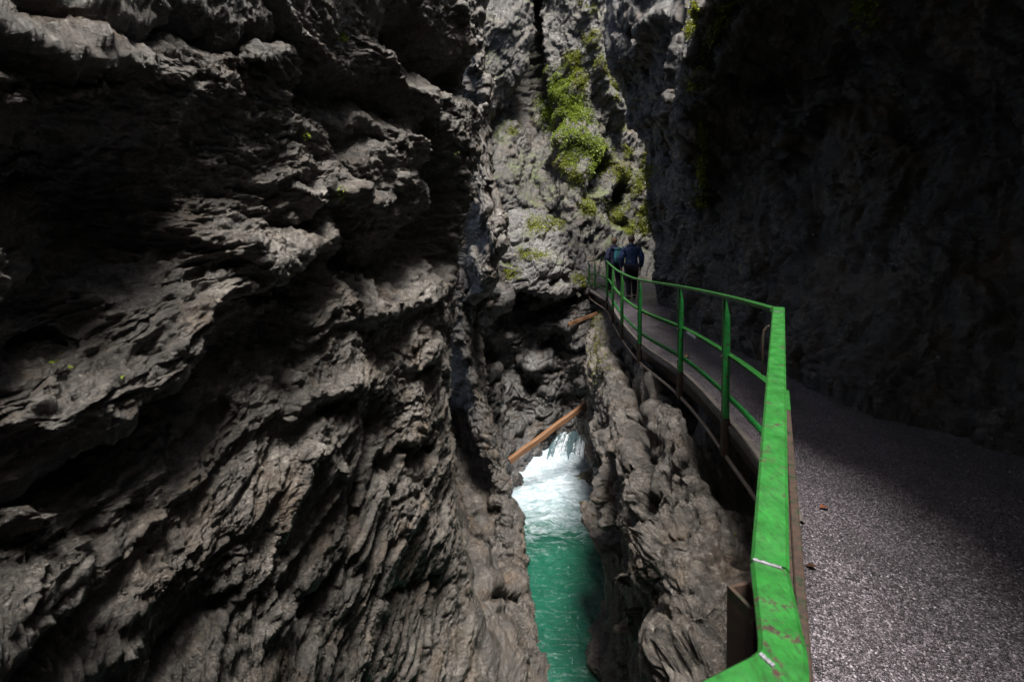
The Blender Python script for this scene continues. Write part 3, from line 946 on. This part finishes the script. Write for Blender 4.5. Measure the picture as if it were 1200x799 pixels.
# concrete lip and steel beam under the outer edge
def edge_strip(name, prof, mat, label, d0=.9, off=0.0, n=150, wob=0.0):
    e = edge_pts[(edge_pts[:, 1] > d0)]
    e = e[np.linspace(0, len(e) - 1, n).astype(int)]
    t = np.gradient(e, axis=0)
    t /= np.linalg.norm(t, axis=1, keepdims=True)
    s = np.stack([t[:, 1], -t[:, 0]], 1)
    V = []
    for (q, r) in prof:
        x = e + s * (q + off)
        z = np.array([deck_z(k) for k in x[:, 1]]) + r
        V.append(np.stack([x[:, 0], x[:, 1], z], 1))
    V = np.stack(V, 1)
    V = np.concatenate([V, V[:, :1]], 1)
    nu, nv = V.shape[:2]
    p = V.reshape(-1, 3)
    if wob:
        p[:, 2] += wob * fbm(p * 3, 3)
        p[:, 0] += wob * fbm(p * 3 + 9, 3)
    me = np_mesh(name, p, grid_faces(nu, nv), smooth=False)
    o = link_mesh(name, me, mat)
    return tag(o, label, kind='structure')
edge_strip('kerb', [(-.05, -.032), (-.05, .010), (-.042, .018), (.035, .018), (.045, .010), (.045, -.032)], M_kerb, 'low worn concrete lip along the outer edge of the path', 2.4, wob=.012)
edge_strip('path_beam', [(.07, -.036), (.09, -.036), (.09, -.253), (.07, -.253)], M_beam, 'rusty steel channel beam carrying the outer edge of the path', .55, wob=.004)
edge_strip('path_rail', [(-.072, -.255), (-.072, -.225), (-.052, -.225), (-.052, -.255)], matte('worn_steel', (.12, .095, .08), .45), 'narrow steel runner bolted along the post feet below the path edge', .55)
edge_strip('path_slab', [(.095, -.04), (.9, -.06), (.9, -.22), (.095, -.22)], M_kerb, 'concrete slab underneath the gravel path', .55)

# ================================================================== WATER
def water_mat():
    k = Nodes('water')
    a = k.n('ShaderNodeAttribute', attribute_name='foam')
    v = k.coord((.8, 2.2, 1), (0, 0, R(14)))
    st = k.noise(v, 2.2, 9, .74, 1.2)
    f = k.math('ADD', a.outputs['Fac'], k.math('MULTIPLY', k.math('SUBTRACT', st, .5), 1.5))
    m = k.ramp(f, [(.34, 0.0), (.60, .40), (.90, .92), (1.1, 1.0)])
    sp = k.ramp(k.noise(k.coord((2.0, .8, 1)), 11, 5, .7), [(.62, 0.0), (.70, .8)])
    m = k.math('MAXIMUM', m, k.math('MULTIPLY', sp, .5))
    deep = k.ramp(k.noise(k.coord(), .9, 4, .6), [(.3, (.003, .042, .027)), (.7, (.010, .088, .056))])
    foam = k.ramp(k.noise(k.coord((.7, 2.4, 1), (0, 0, R(12))), 3.2, 9, .74, 1.5), [(.32, (.17, .26, .30)), (.52, (.40, .47, .53)), (.72, (.74, .78, .84))])
    base = k.mix(m, deep, foam)
    rough = k.mix(m, .08, .6)
    nrm = k.bump(k.noise(k.coord((1.0, 1.8, 1)), 7, 7, .66, .8), .6, .06)
    return k.set(color=base, rough=rough, normal=nrm)
M_water = water_mat()
def build_water():
    xs = np.linspace(-2.6, 4.2, 190)
    ys = np.concatenate([np.linspace(-9, 5, 20, endpoint=False), np.linspace(5, 16.5, 400)])
    X, Y = np.meshgrid(xs, ys, indexing='ij')
    p = np.stack([X.ravel(), Y.ravel(), np.zeros(X.size)], 1).astype(np.float32)
    foam = np.interp(Y.ravel(), [8.6, 9.6, 10.3, 11.4, 13.5], [.06, .24, .50, .84, .98])
    q = p * np.array([1.3, .8, 1])
    warp = np.stack([fbm(q + 5, 3), fbm(q + 50, 3), 0 * q[:, 0]], 1) * .5
    h = .05 * fbm(q * .9 + warp, 4) + .045 * fbm(q * 3.2 + warp, 4, ridged=True) * (.4 + foam)
    h += .07 * np.clip(foam - .4, 0, 1) * fbm(q * 2 + warp, 4, ridged=True)
    h += .07 * np.exp(-((Y.ravel() - 10.35 - .25 * np.sin(X.ravel() * 2.1)) / .28) ** 2) * (.6 + .4 * vn(p * 1.5))
    h += np.interp(Y.ravel(), [10.3, 13.5], [0, .18])
    p[:, 2] = WATER_Z + h
    me = np_mesh('water', p, grid_faces(len(xs), len(ys))[:, ::-1])
    at = me.attributes.new('foam', 'FLOAT', 'POINT')
    at.data.foreach_set('value', foam.astype(np.float32))
    tag(link_mesh('water', me, M_water), 'emerald green stream with white foam below the waterfall', kind='structure')
build_water()

def build_fall():
    # the stream comes over a lip behind the right wall and slides down in strands
    rows = [(507, 15.6), (503, 14.9), (506, 14.4), (518, 14.0), (536, 13.5), (556, 13.1), (580, 12.7)]
    lft = [664, 658, 653, 646, 640, 636, 632]
    n, m = 150, 190
    L = np.array([P(l, r[0], r[1]) for l, r in zip(lft, rows)])
    Rr = np.array([P(725, r[0] - 8 * (k < 4), r[1] + .15) for k, r in enumerate(rows)])
    W = cr_weights(np.linspace(0, len(rows) - 1, m), len(rows))
    L, Rr = W @ L, W @ Rr
    f = np.linspace(0, 1, n)
    G = L[None] * (1 - f)[:, None, None] + Rr[None] * f[:, None, None]
    p = G.reshape(-1, 3)
    vv = np.tile(np.linspace(0, 1, m), n)
    uu = np.repeat(f, m)
    q = np.stack([uu * 9, vv * 1.4, vv * 0 + 3], 1)
    h = .42 * fbm(q, 4, .6, ridged=True) + .14 * fbm(q * np.array([3.1, 1.5, 1]), 3, ridged=True)
    p[:, 1] -= h * (.25 + .9 * vv)
    p[:, 2] += .12 * h
    me = np_mesh('waterfall', p, grid_faces(n, m))
    foam = .05 + .62 * vv + 1.0 * fbm(q * np.array([1.3, .7, 1]), 4)
    at = me.attributes.new('foam', 'FLOAT', 'POINT')
    at.data.foreach_set('value', np.clip(foam, 0, 1.3).astype(np.float32))
    k = Nodes('falling_water')
    a = k.n('ShaderNodeAttribute', attribute_name='foam')
    st = k.noise(k.coord((6, 6, .8)), 2.2, 7, .65, .5)
    fm = k.math('ADD', a.outputs['Fac'], k.math('MULTIPLY', k.math('SUBTRACT', st, .5), 1.4))
    mk = k.ramp(fm, [(.30, 0.0), (.78, 1.0)])
    k.set(color=k.mix(mk, (.07, .11, .125), (.70, .76, .81)), rough=k.mix(mk, .12, .6))
    tag(link_mesh('waterfall', me, k.m), 'short white waterfall spilling out behind the right rock wall', kind='structure')
build_fall()

# ================================================================== TIMBER
def wood_mat(name, c):
    k = Nodes(name)
    v = k.coord((1, 14, 14))
    base = k.ramp(k.noise(v, 2.2, 8, .7, .6), [(.3, tuple(a * .45 for a in c)), (.55, c), (.75, tuple(min(1, a * 1.35) for a in c))])
    return k.set(color=base, rough=.6, normal=k.bump(k.noise(v, 5, 6, .7), .5, .01))
M_wood = wood_mat('weathered_wood', (.19, .095, .045))
def timber(label, p0, p1, w, h):
    a, b = Vector(p0), Vector(p1)
    L = (b - a).length
    bm = bmesh.new()
    nseg = 14
    rings = []
    for i in range(nseg + 1):
        t = i / nseg
        ww = w * (1 + .06 * math.sin(i * 1.7)) * (.9 + .1 * math.sin(t * 3.1))
        ww *= 1 - .18 * t
        hh = h * (1 + .07 * math.cos(i * 2.3)) * (1 - .18 * t)
        oy = .012 * math.sin(i * 1.1)
        rings.append([bm.verts.new((L * t, y * ww / 2 + oy, z * hh / 2)) for y, z in ((-.8, -1), (.8, -1), (1, -.8), (1, .8), (.8, 1), (-.8, 1), (-1, .8), (-1, -.8))])
    for r0, r1 in zip(rings, rings[1:]):
        for i in range(8):
            bm.faces.new((r0[i], r0[(i + 1) % 8], r1[(i + 1) % 8], r1[i]))
    bm.faces.new(rings[0][::-1]); bm.faces.new(rings[-1])
    o = bm_obj('timber', bm, M_wood)
    o.matrix_world = Matrix.Translation(a) @ (b - a).to_track_quat('X', 'Z').to_matrix().to_4x4()
    return tag(o, label, 'timber', 'timbers wedged across the gorge')
timber('long orange brown timber wedged aslant across the gorge above the white water', P(597, 540, 11.5), P(700, 463, 12.6), .13, .15)
timber('short orange timber stub jutting out under the path beside the boulder', P(667, 380, 13.3), P(700, 367, 13.0), .11, .12)

# ================================================================== PLANTS
def zbuf():
    zb = np.full((420, 620), 1e3, np.float32)
    for o, V in CL.values():
        p = V.reshape(-1, 3)
        p = p[p[:, 1] > .5]
        a = ((CX + p[:, 0] / p[:, 1] * F_PX) / 2).astype(int)
        b = ((HOR - p[:, 2] / p[:, 1] * F_PX) / 2).astype(int)
        m = (a >= 0) & (a < 620) & (b >= 0) & (b < 420)
        np.minimum.at(zb, (b[m], a[m]), p[m, 1])
    return zb
ZB = zbuf()

def moss(label, strokes, n, size, mat, dens=.1, seed=0, patch=1.2, up_bias=.5, only=None):
    r = np.random.default_rng(seed)
    pts, nrm = [], []
    for nm, (o, V) in CL.items():
        if only and nm not in only:
            continue
        N = np.cross(np.gradient(V, axis=0), np.gradient(V, axis=1)).reshape(-1, 3)
        N /= np.linalg.norm(N, axis=1, keepdims=True) + 1e-9
        p = V.reshape(-1, 3)
        N *= np.where(np.einsum('ij,ij->i', N, p) > 0, -1, 1)[:, None]
        yy = np.maximum(p[:, 1], .3)
        a = CX + p[:, 0] / yy * F_PX
        b = HOR - p[:, 2] / yy * F_PX
        ok = (p[:, 1] > .8) & (a > 0) & (a < 1238) & (b > 0) & (b < 838)
        ia, ib = np.clip((a / 2).astype(int), 0, 619), np.clip((b / 2).astype(int), 0, 419)
        ok &= p[:, 1] < ZB[ib, ia] * 1.05 + .25
        w_ = np.zeros(len(p))
        for pl, wd in strokes:
            best = np.full(len(p), 1e9)
            for (x0, y0), (x1, y1) in zip(pl, pl[1:] if len(pl) > 1 else pl):
                dx, dy = x1 - x0, y1 - y0
                t = np.clip(((a - x0) * dx + (b - y0) * dy) / (dx * dx + dy * dy + 1e-6), 0, 1)
                best = np.minimum(best, np.hypot(a - x0 - t * dx, b - y0 - t * dy) / wd)
            w_ = np.maximum(w_, np.exp(-best ** 2.5))
        w_ = w_ * ok * np.clip(N[:, 2] * up_bias + 1 - up_bias * .6, 0.02, 1)
        idx = np.nonzero(w_ > .03)[0]
        if len(idx) == 0:
            continue
        pt = np.clip(fbm(p[idx] * patch + seed, 4) * 2.2 + .45, 0, 1)
        pts.append(np.concatenate([p[idx], N[idx], (w_[idx] * pt * yy[idx] ** 2)[:, None]], 1))
    A = np.concatenate(pts)
    pr = A[:, 6] / A[:, 6].sum()
    k = r.choice(len(A), n, p=pr)
    c = A[k, :3] + r.normal(0, 1, (n, 3)) * size * .45
    nn = A[k, 3:6]
    d = nn * .6 + r.normal(0, .6, (n, 3)) + np.array([0, 0, .25])
    d /= np.linalg.norm(d, axis=1, keepdims=True)
    s = np.cross(d, r.normal(0, 1, (n, 3)))
    s /= np.linalg.norm(s, axis=1, keepdims=True) + 1e-9
    ln = size * (.6 + 1.1 * r.random(n) ** 1.5)[:, None]
    wd = ln * .30
    base = c
    bend = np.array([0, 0, -1.0]) * ln * .35
    V = np.stack([base, base + d * ln * .5 + s * wd, base + d * ln + bend, base + d * ln * .5 - s * wd], 1).reshape(-1, 3)
    F = np.arange(n * 4).reshape(n, 4)
    me = np_mesh('moss', V, F, smooth=False)
    at = me.attributes.new('tone', 'FLOAT', 'FACE')
    at.data.foreach_set('value', r.random(n).astype(np.float32))
    return tag(link_mesh('moss', me, mat), label, kind='stuff')

def leaf_mat(name, lo, hi):
    k = Nodes(name)
    a = k.n('ShaderNodeAttribute', attribute_name='tone')
    k.set(color=k.ramp(a.outputs['Fac'], [(0, lo), (.6, tuple((x + y) / 2 for x, y in zip(lo, hi))), (1, hi)]), rough=.55)
    tr = k.n('ShaderNodeBsdfTranslucent')
    tr.inputs[0].default_value = (*hi, 1)
    mx = k.n('ShaderNodeMixShader'); mx.inputs[0].default_value = .3
    out = [q for q in k.t.nodes if q.type == 'OUTPUT_MATERIAL'][0]
    k.l(k.b.outputs[0], mx.inputs[1]); k.l(tr.outputs[0], mx.inputs[2]); k.l(mx.outputs[0], out.inputs[0])
    return k.m
L_bright = leaf_mat('fresh_leaves', (.08, .13, .012), (.28, .36, .04))
L_moss = leaf_mat('moss_leaves', (.08, .10, .01), (.28, .31, .03))
moss('bright green grass and ferns on the far rock face', [([(655, 105), (668, 150), (690, 185)], 20), ([(648, 130), (668, 150)], 18)], 24000, .075, L_bright, seed=1, only=('far_wall',))
moss('bands of yellow green moss running down the far rock face', [([(690, 35), (702, 72), (727, 112), (744, 138)], 8), ([(686, 0), (698, 28)], 6), ([(732, 150), (742, 178)], 9), ([(600, 150)], 7), ([(715, 195), (730, 205)], 9),
      ([(672, 70), (680, 95)], 9), ([(690, 240), (720, 250)], 10), ([(660, 190), (675, 210)], 9)], 20000, .06, L_moss, seed=2, only=('far_wall',))
moss('green moss on the corner of the right cliff behind the walkers', [([(763, 183), (748, 222), (738, 255)], 8), ([(740, 266), (755, 266)], 8), ([(756, 240), (750, 262)], 7)], 7000, .06, L_moss, seed=3, only=('right_overhang', 'far_wall'))
moss('green moss hanging down the lit edge of the right overhang', [([(852, 2), (830, 52), (814, 100)], 6), ([(822, 140), (824, 190), (822, 238)], 4), ([(815, 10), (808, 40)], 4)], 7000, .045, L_moss, seed=4, only=('right_overhang',))
moss('small green plants dangling from the dark roof of the overhang', [([(1008, 0), (1014, 20)], 4), ([(1022, 0), (1022, 28)], 4)], 160, .07, L_bright, seed=5, only=('right_overhang',))
moss('moss cushions on top of the pale jammed boulder', [([(622, 262), (655, 262)], 8), ([(612, 297), (640, 298)], 6), ([(596, 318), (604, 322)], 6), ([(675, 325), (690, 335)], 6)], 4500, .05, L_moss, seed=6, only=('boulder',))
moss('sparse yellowish moss on the rocks below the path', [([(690, 352), (700, 400), (706, 440)], 10), ([(684, 560), (690, 580)], 9), ([(800, 470), (812, 482)], 5), ([(865, 610), (850, 625)], 8)], 2500, .035, L_moss, seed=7, only=('right_low',))
moss('tiny green sprouts in cracks of the big left wall', [([(402, 44)], 4), ([(70, 425)], 5), ([(137, 447)], 3), ([(400, 228)], 8), ([(325, 130)], 4), ([(355, 160)], 4), ([(535, 180)], 4)], 260, .022, L_bright, seed=8, only=('near_left',))

# ================================================================== FALLEN LEAVES
def fallen_leaf(label, px, py, size, c, rz):
    d = 2.0
    for _ in range(30):
        d = -deck_z(d) * F_PX / (py - HOR)
    x, y = (px - CX) / F_PX * d, d
    k = Nodes('dry_leaf')
    k.set(color=c, rough=.5)
    out = [(0, 0), (.12, .16), (.28, .22), (.36, .36), (.55, .26), (.70, .22), (.80, .10), (1, 0)]
    bm = bmesh.new()
    top = [bm.verts.new((u * size, v * size, .006 + size * (.22 * v + .10 * math.sin(u * 5)))) for u, v in out]
    low = [bm.verts.new((u * size, -v * size * .9, .006 + size * (.16 * v + .10 * math.sin(u * 5)))) for u, v in out[1:-1]]
    mid = [bm.verts.new((u * size, 0, .006 + size * .10 * math.sin(u * 5))) for u, v in out[1:-1]]
    up = [top[0]] + mid + [top[-1]]
    lo = [top[0]] + low + [top[-1]]
    for a in (top, lo):
        for i in range(len(up) - 1):
            q = []
            for vtx in (up[i], up[i + 1], a[i + 1], a[i]):
                if vtx not in q: q.append(vtx)
            if len(q) > 2: bm.faces.new(q)
    o = bm_obj('fallen_leaf', bm, k.m, smooth=True)
    o.location = (x, y, deck_z(y) + .01)
    o.rotation_euler = (0, 0, rz)
    st = bmesh.new()
    add_prism(st, (-.3 * size, 0, .008), (.02 * size, 0, .008), rect(.0018, .0018, .0003))
    bm_obj('stalk', st, k.m, o)
    return tag(o, label, 'leaf', 'fallen leaves on the path')
fallen_leaf('yellow fallen leaf lying on the path between the second and third railing posts', 803, 419, .085, (.55, .30, .04), .4)
fallen_leaf('orange fallen leaf on the path just in front of the walkers', 758, 371, .10, (.50, .22, .04), 2.0)
fallen_leaf('reddish fallen leaf on the gravel beside the long near rail', 961, 598, .06, (.16, .05, .02), .2)
fallen_leaf('dark brown curled leaf on the gravel close to the viewer', 958, 669, .055, (.03, .014, .008), 2.6)

# ================================================================== PEOPLE
def skin(name, joints, edges, mat, parent, root, sub=2):
    names = list(joints)
    me = bpy.data.meshes.new(name)
    me.from_pydata([joints[n][0] for n in names], [(names.index(a), names.index(b)) for a, b in edges], [])
    o = bpy.data.objects.new(name, me)
    col.objects.link(o)
    m = o.modifiers.new('skin', 'SKIN'); m.use_smooth_shade = True; m.branch_smoothing = .6
    sk = me.skin_vertices[0].data
    for i, n in enumerate(names):
        r = joints[n][1]
        sk[i].radius = r if isinstance(r, tuple) else (r, r)
        sk[i].use_root = (n == root)
    m2 = o.modifiers.new('sub', 'SUBSURF'); m2.levels = sub; m2.render_levels = sub
    me.materials.append(mat)
    o.parent = parent
    return o

M_skin = matte('skin', (.42, .25, .18), .5, .1, 8, .1)
def person(label, loc, rz, H, build, jacket, trousers, hair, hood=None, stride=.16, hat=False):
    root = tag(empty('person', loc, rz), label, 'person', 'walkers on the path')
    s = H / 1.75
    b = build
    J = {}
    def j(n, x, y, z, r): J[n] = ((x * s, y * s, z * s), tuple(q * s for q in r) if isinstance(r, tuple) else r * s)
    j('pelvis', 0, 0, .96, (.155 * b, .115 * b)); j('waist', 0, .0, 1.10, (.14 * b, .10 * b)); j('chest', 0, .0, 1.30, (.165 * b, .115 * b))
    j('collar', 0, -.01, 1.44, (.10 * b, .075 * b)); j('neck', 0, .01, 1.52, .052); j('jaw', 0, .03, 1.575, (.060, .066)); j('head', 0, .025, 1.655, (.074, .092)); j('crown', 0, .015, 1.715, (.058, .070))
    j('nose', 0, .135, 1.625, .012)
    E = [('pelvis', 'waist'), ('waist', 'chest'), ('chest', 'collar'), ('collar', 'neck'), ('neck', 'jaw'), ('jaw', 'head'), ('head', 'crown'), ('head', 'nose')]
    for k, q in (('l', -1), ('r', 1)):
        j('ear' + k, q * .092, .02, 1.635, (.010, .024)); E.append(('head', 'ear' + k))
        sw = stride * q
        j('shoulder' + k, q * .175 * b, -.005, 1.405, .070 * b); j('elbow' + k, q * .235 * b, -.03 - .1 * sw, 1.12, .048 * b); j('wrist' + k, q * .225 * b, .09 - .3 * sw, .88, .030)
        j('palm' + k, q * .222 * b, .115 - .3 * sw, .81, (.018, .034))
        E += [('chest', 'shoulder' + k), ('shoulder' + k, 'elbow' + k), ('elbow' + k, 'wrist' + k), ('wrist' + k, 'palm' + k)]
        for fi, (oy, ln) in enumerate(((-.030, .070), (-.010, .082), (.010, .085), (.028, .072))):
            j('knuckle%s%d' % (k, fi), q * .215 * b, .115 - .3 * sw + oy, .770, .010); j('tip%s%d' % (k, fi), q * .200 * b, .125 - .3 * sw + oy, .770 - ln, .008)
            E += [('palm' + k, 'knuckle%s%d' % (k, fi)), ('knuckle%s%d' % (k, fi), 'tip%s%d' % (k, fi))]
        j('thumb' + k, q * .195 * b, .165 - .3 * sw, .80, .010); j('thumbtip' + k, q * .185 * b, .185 - .3 * sw, .755, .008)
        E += [('palm' + k, 'thumb' + k), ('thumb' + k, 'thumbtip' + k)]
        j('hip' + k, q * .095, 0, .90, .095 * b); j('knee' + k, q * .10, .06 + .6 * sw, .50, .060 * b); j('ankle' + k, q * .10, -.02 + 1.1 * sw, .10, .042); j('toe' + k, q * .115, .12 + 1.1 * sw, .045, (.042, .030)); j('heel' + k, q * .10, -.06 + 1.1 * sw, .05, .035)
        E += [('pelvis', 'hip' + k), ('hip' + k, 'knee' + k), ('knee' + k, 'ankle' + k), ('ankle' + k, 'toe' + k), ('ankle' + k, 'heel' + k)]
    skin('body', J, E, M_skin, root, 'pelvis')
    def shell(name, keep, grow, mat, rt, extra=None):
        jj = {}
        for n in keep:
            p, r = J[n]
            r = r if isinstance(r, tuple) else (r, r)
            jj[n] = (p, tuple(q + grow for q in r))
        if extra: jj.update(extra)
        return skin(name, jj, [(a, c) for a, c in E if a in jj and c in jj] + ([('pelvis', 'hem')] if extra and 'hem' in extra else []), mat, root, rt)
    shell('trousers', ['pelvis', 'hipl', 'hipr', 'kneel', 'kneer', 'anklel', 'ankler'], .020, trousers, 'pelvis')
    shell('jacket', ['pelvis', 'waist', 'chest', 'collar', 'shoulderl', 'shoulderr', 'elbowl', 'elbowr', 'wristl', 'wristr'], .030, jacket, 'chest',
          {'hem': ((0, 0, .86 * s), (.16 * b * s, .125 * b * s))})
    for k in 'lr':
        jj = {n: J[n] for n in ('ankle' + k, 'toe' + k, 'heel' + k)}
        jj = {n: (p, tuple(q + .012 for q in (r if isinstance(r, tuple) else (r, r)))) for n, (p, r) in jj.items()}
        skin('shoe', jj, [('ankle' + k, 'toe' + k), ('ankle' + k, 'heel' + k)], matte('shoe_leather', (.02, .018, .018), .6), root, 'ankle' + k)
    # hair cap : covers skull sides and back, open at the face
    bm = bmesh.new()
    bmesh.ops.create_icosphere(bm, subdivisions=3, radius=1)
    for v in bm.verts:
        n_ = .06 * math.sin(v.co.x * 17 + v.co.z * 9) * math.cos(v.co.y * 15)
        v.co = Vector((v.co.x * .093 * (1 + n_), .008 + v.co.y * .112 * (1 + n_), 1.672 + v.co.z * .105 * (1 + n_))) * s
    bmesh.ops.delete(bm, geom=[v for v in bm.verts if v.co.y > .075 * s and v.co.z < 1.70 * s or v.co.z < 1.575 * s], context='VERTS')
    bm_obj('hair', bm, hair, root, smooth=True)
    # stand-up collar
    bm = bmesh.new()
    r0 = []
    for zz, rr in ((1.44, .095), (1.50, .082), (1.535, .078), (1.53, .066)):
        r0.append([bm.verts.new((math.cos(a) * rr * s, (.0 + math.sin(a) * rr * .95) * s, zz * s)) for a in [q * math.pi / 8 for q in range(16)]])
    for a, c in zip(r0, r0[1:]):
        for i in range(16):
            bm.faces.new((a[i], a[(i + 1) % 16], c[(i + 1) % 16], c[i]))
    bm_obj('collar', bm, jacket, root, smooth=True)
    if hood is not None:
        bm = bmesh.new()
        bmesh.ops.create_uvsphere(bm, u_segments=16, v_segments=10, radius=1)
        for v in bm.verts:
            v.co = Vector((v.co.x * .15, -.095 + v.co.y * .06, 1.43 + v.co.z * .065)) * s
        bm_obj('hood', bm, hood, root, smooth=True)
    return root, s

def cloth_mat(name, c, sheen=.5):
    k = Nodes(name)
    v = k.coord()
    f = k.noise(k.coord((1, 1, 2.2)), 7, 4, .6, .6)
    return k.set(color=k.ramp(k.noise(v, 5, 4), [(.3, tuple(a * .7 for a in c)), (.7, tuple(a * 1.3 for a in c))]), rough=sheen, normal=k.bump(f, .9, .05))
J_blue = cloth_mat('navy_jacket', (.022, .058, .17), .36)
J_dark = cloth_mat('dark_navy_jacket', (.024, .030, .085), .55)
T_dark = cloth_mat('dark_trousers', (.012, .013, .022), .8)
H_blond = matte('blond_hair', (.34, .21, .12), .5, .3, 30, .6)
H_grey = matte('grey_brown_hair', (.20, .135, .11), .5, .3, 30, .6)

pr = P(740, 352, 12.8)
rp, rs = person('person in a navy blue jacket and dark trousers walking away on the right', (pr[0], pr[1], deck_z(pr[1])), R(-4), 1.78, 1.16, J_blue, T_dark, H_grey, stride=.12)
pl = P(719.8, 346, 14.0)
lp, ls = person('person with blond hair in a dark navy hooded jacket carrying a teal backpack', (pl[0], pl[1], deck_z(pl[1])), R(6), 1.74, 1.0, J_dark, T_dark, H_blond, hood=J_dark, stride=-.17)
# reflective yoke lines of the blue jacket
M_yoke = cloth_mat('light_blue_cloth', (.06, .13, .27), .4)

# backpack worn by the left walker
def backpack():
    teal = cloth_mat('teal_cloth', (.07, .32, .38), .45)
    root = tag(empty('backpack', lp.location, lp.rotation_euler[2]), 'teal backpack with a white patch worn by the walker on the left', 'backpack')
    s = ls
    def soft(cx, cy, cz, sx, sy, sz, n=3):
        bm = bmesh.new()
        bmesh.ops.create_cube(bm, size=1)
        bmesh.ops.subdivide_edges(bm, edges=bm.edges, cuts=4, use_grid_fill=True)
        for v in bm.verts:
            u = v.co * 2
            m_ = (abs(u.x) ** 4 + abs(u.y) ** 4 + abs(u.z) ** 4) ** .25
            u = u / max(m_, 1e-6) * max(abs(u.x), abs(u.y), abs(u.z))
            tp = 1 - .14 * max(0, u.z)
            v.co = Vector((cx + u.x * sx / 2 * tp, cy + u.y * sy / 2, cz + u.z * sz / 2)) * s
        return bm
    bm_obj('pack_body', soft(.06, -.235, 1.20, .29, .17, .44), teal, root, smooth=True)
    bm_obj('front_pocket', soft(.06, -.33, 1.12, .23, .06, .22), cloth_mat('dark_teal_cloth', (.02, .10, .14), .5), root, smooth=True)
    bm_obj('lid', soft(.06, -.235, 1.42, .27, .19, .07), cloth_mat('grey_teal_cloth', (.08, .22, .26), .5), root, smooth=True)
    bm_obj('patch', soft(.10, -.355, 1.27, .09, .02, .08), matte('white_patch', (.75, .78, .78), .6), root)
    for q in (-.04, .16):
        bm = bmesh.new()
        pts = [(q, -.16, 1.42), (q, -.06, 1.475), (q, .06, 1.44), (q, .125, 1.33), (q, .10, 1.18), (q, -.02, 1.06), (q, -.15, 1.03)]
        for a, b in zip(pts, pts[1:]):
            add_prism(bm, Vector(a) * s, Vector(b) * s, rect(.045 * s, .012 * s), up=(0, .01, 1) if abs(a[1] - b[1]) > .03 else (0, 1, 0))
        bm_obj('strap', bm, teal, root)
backpack()
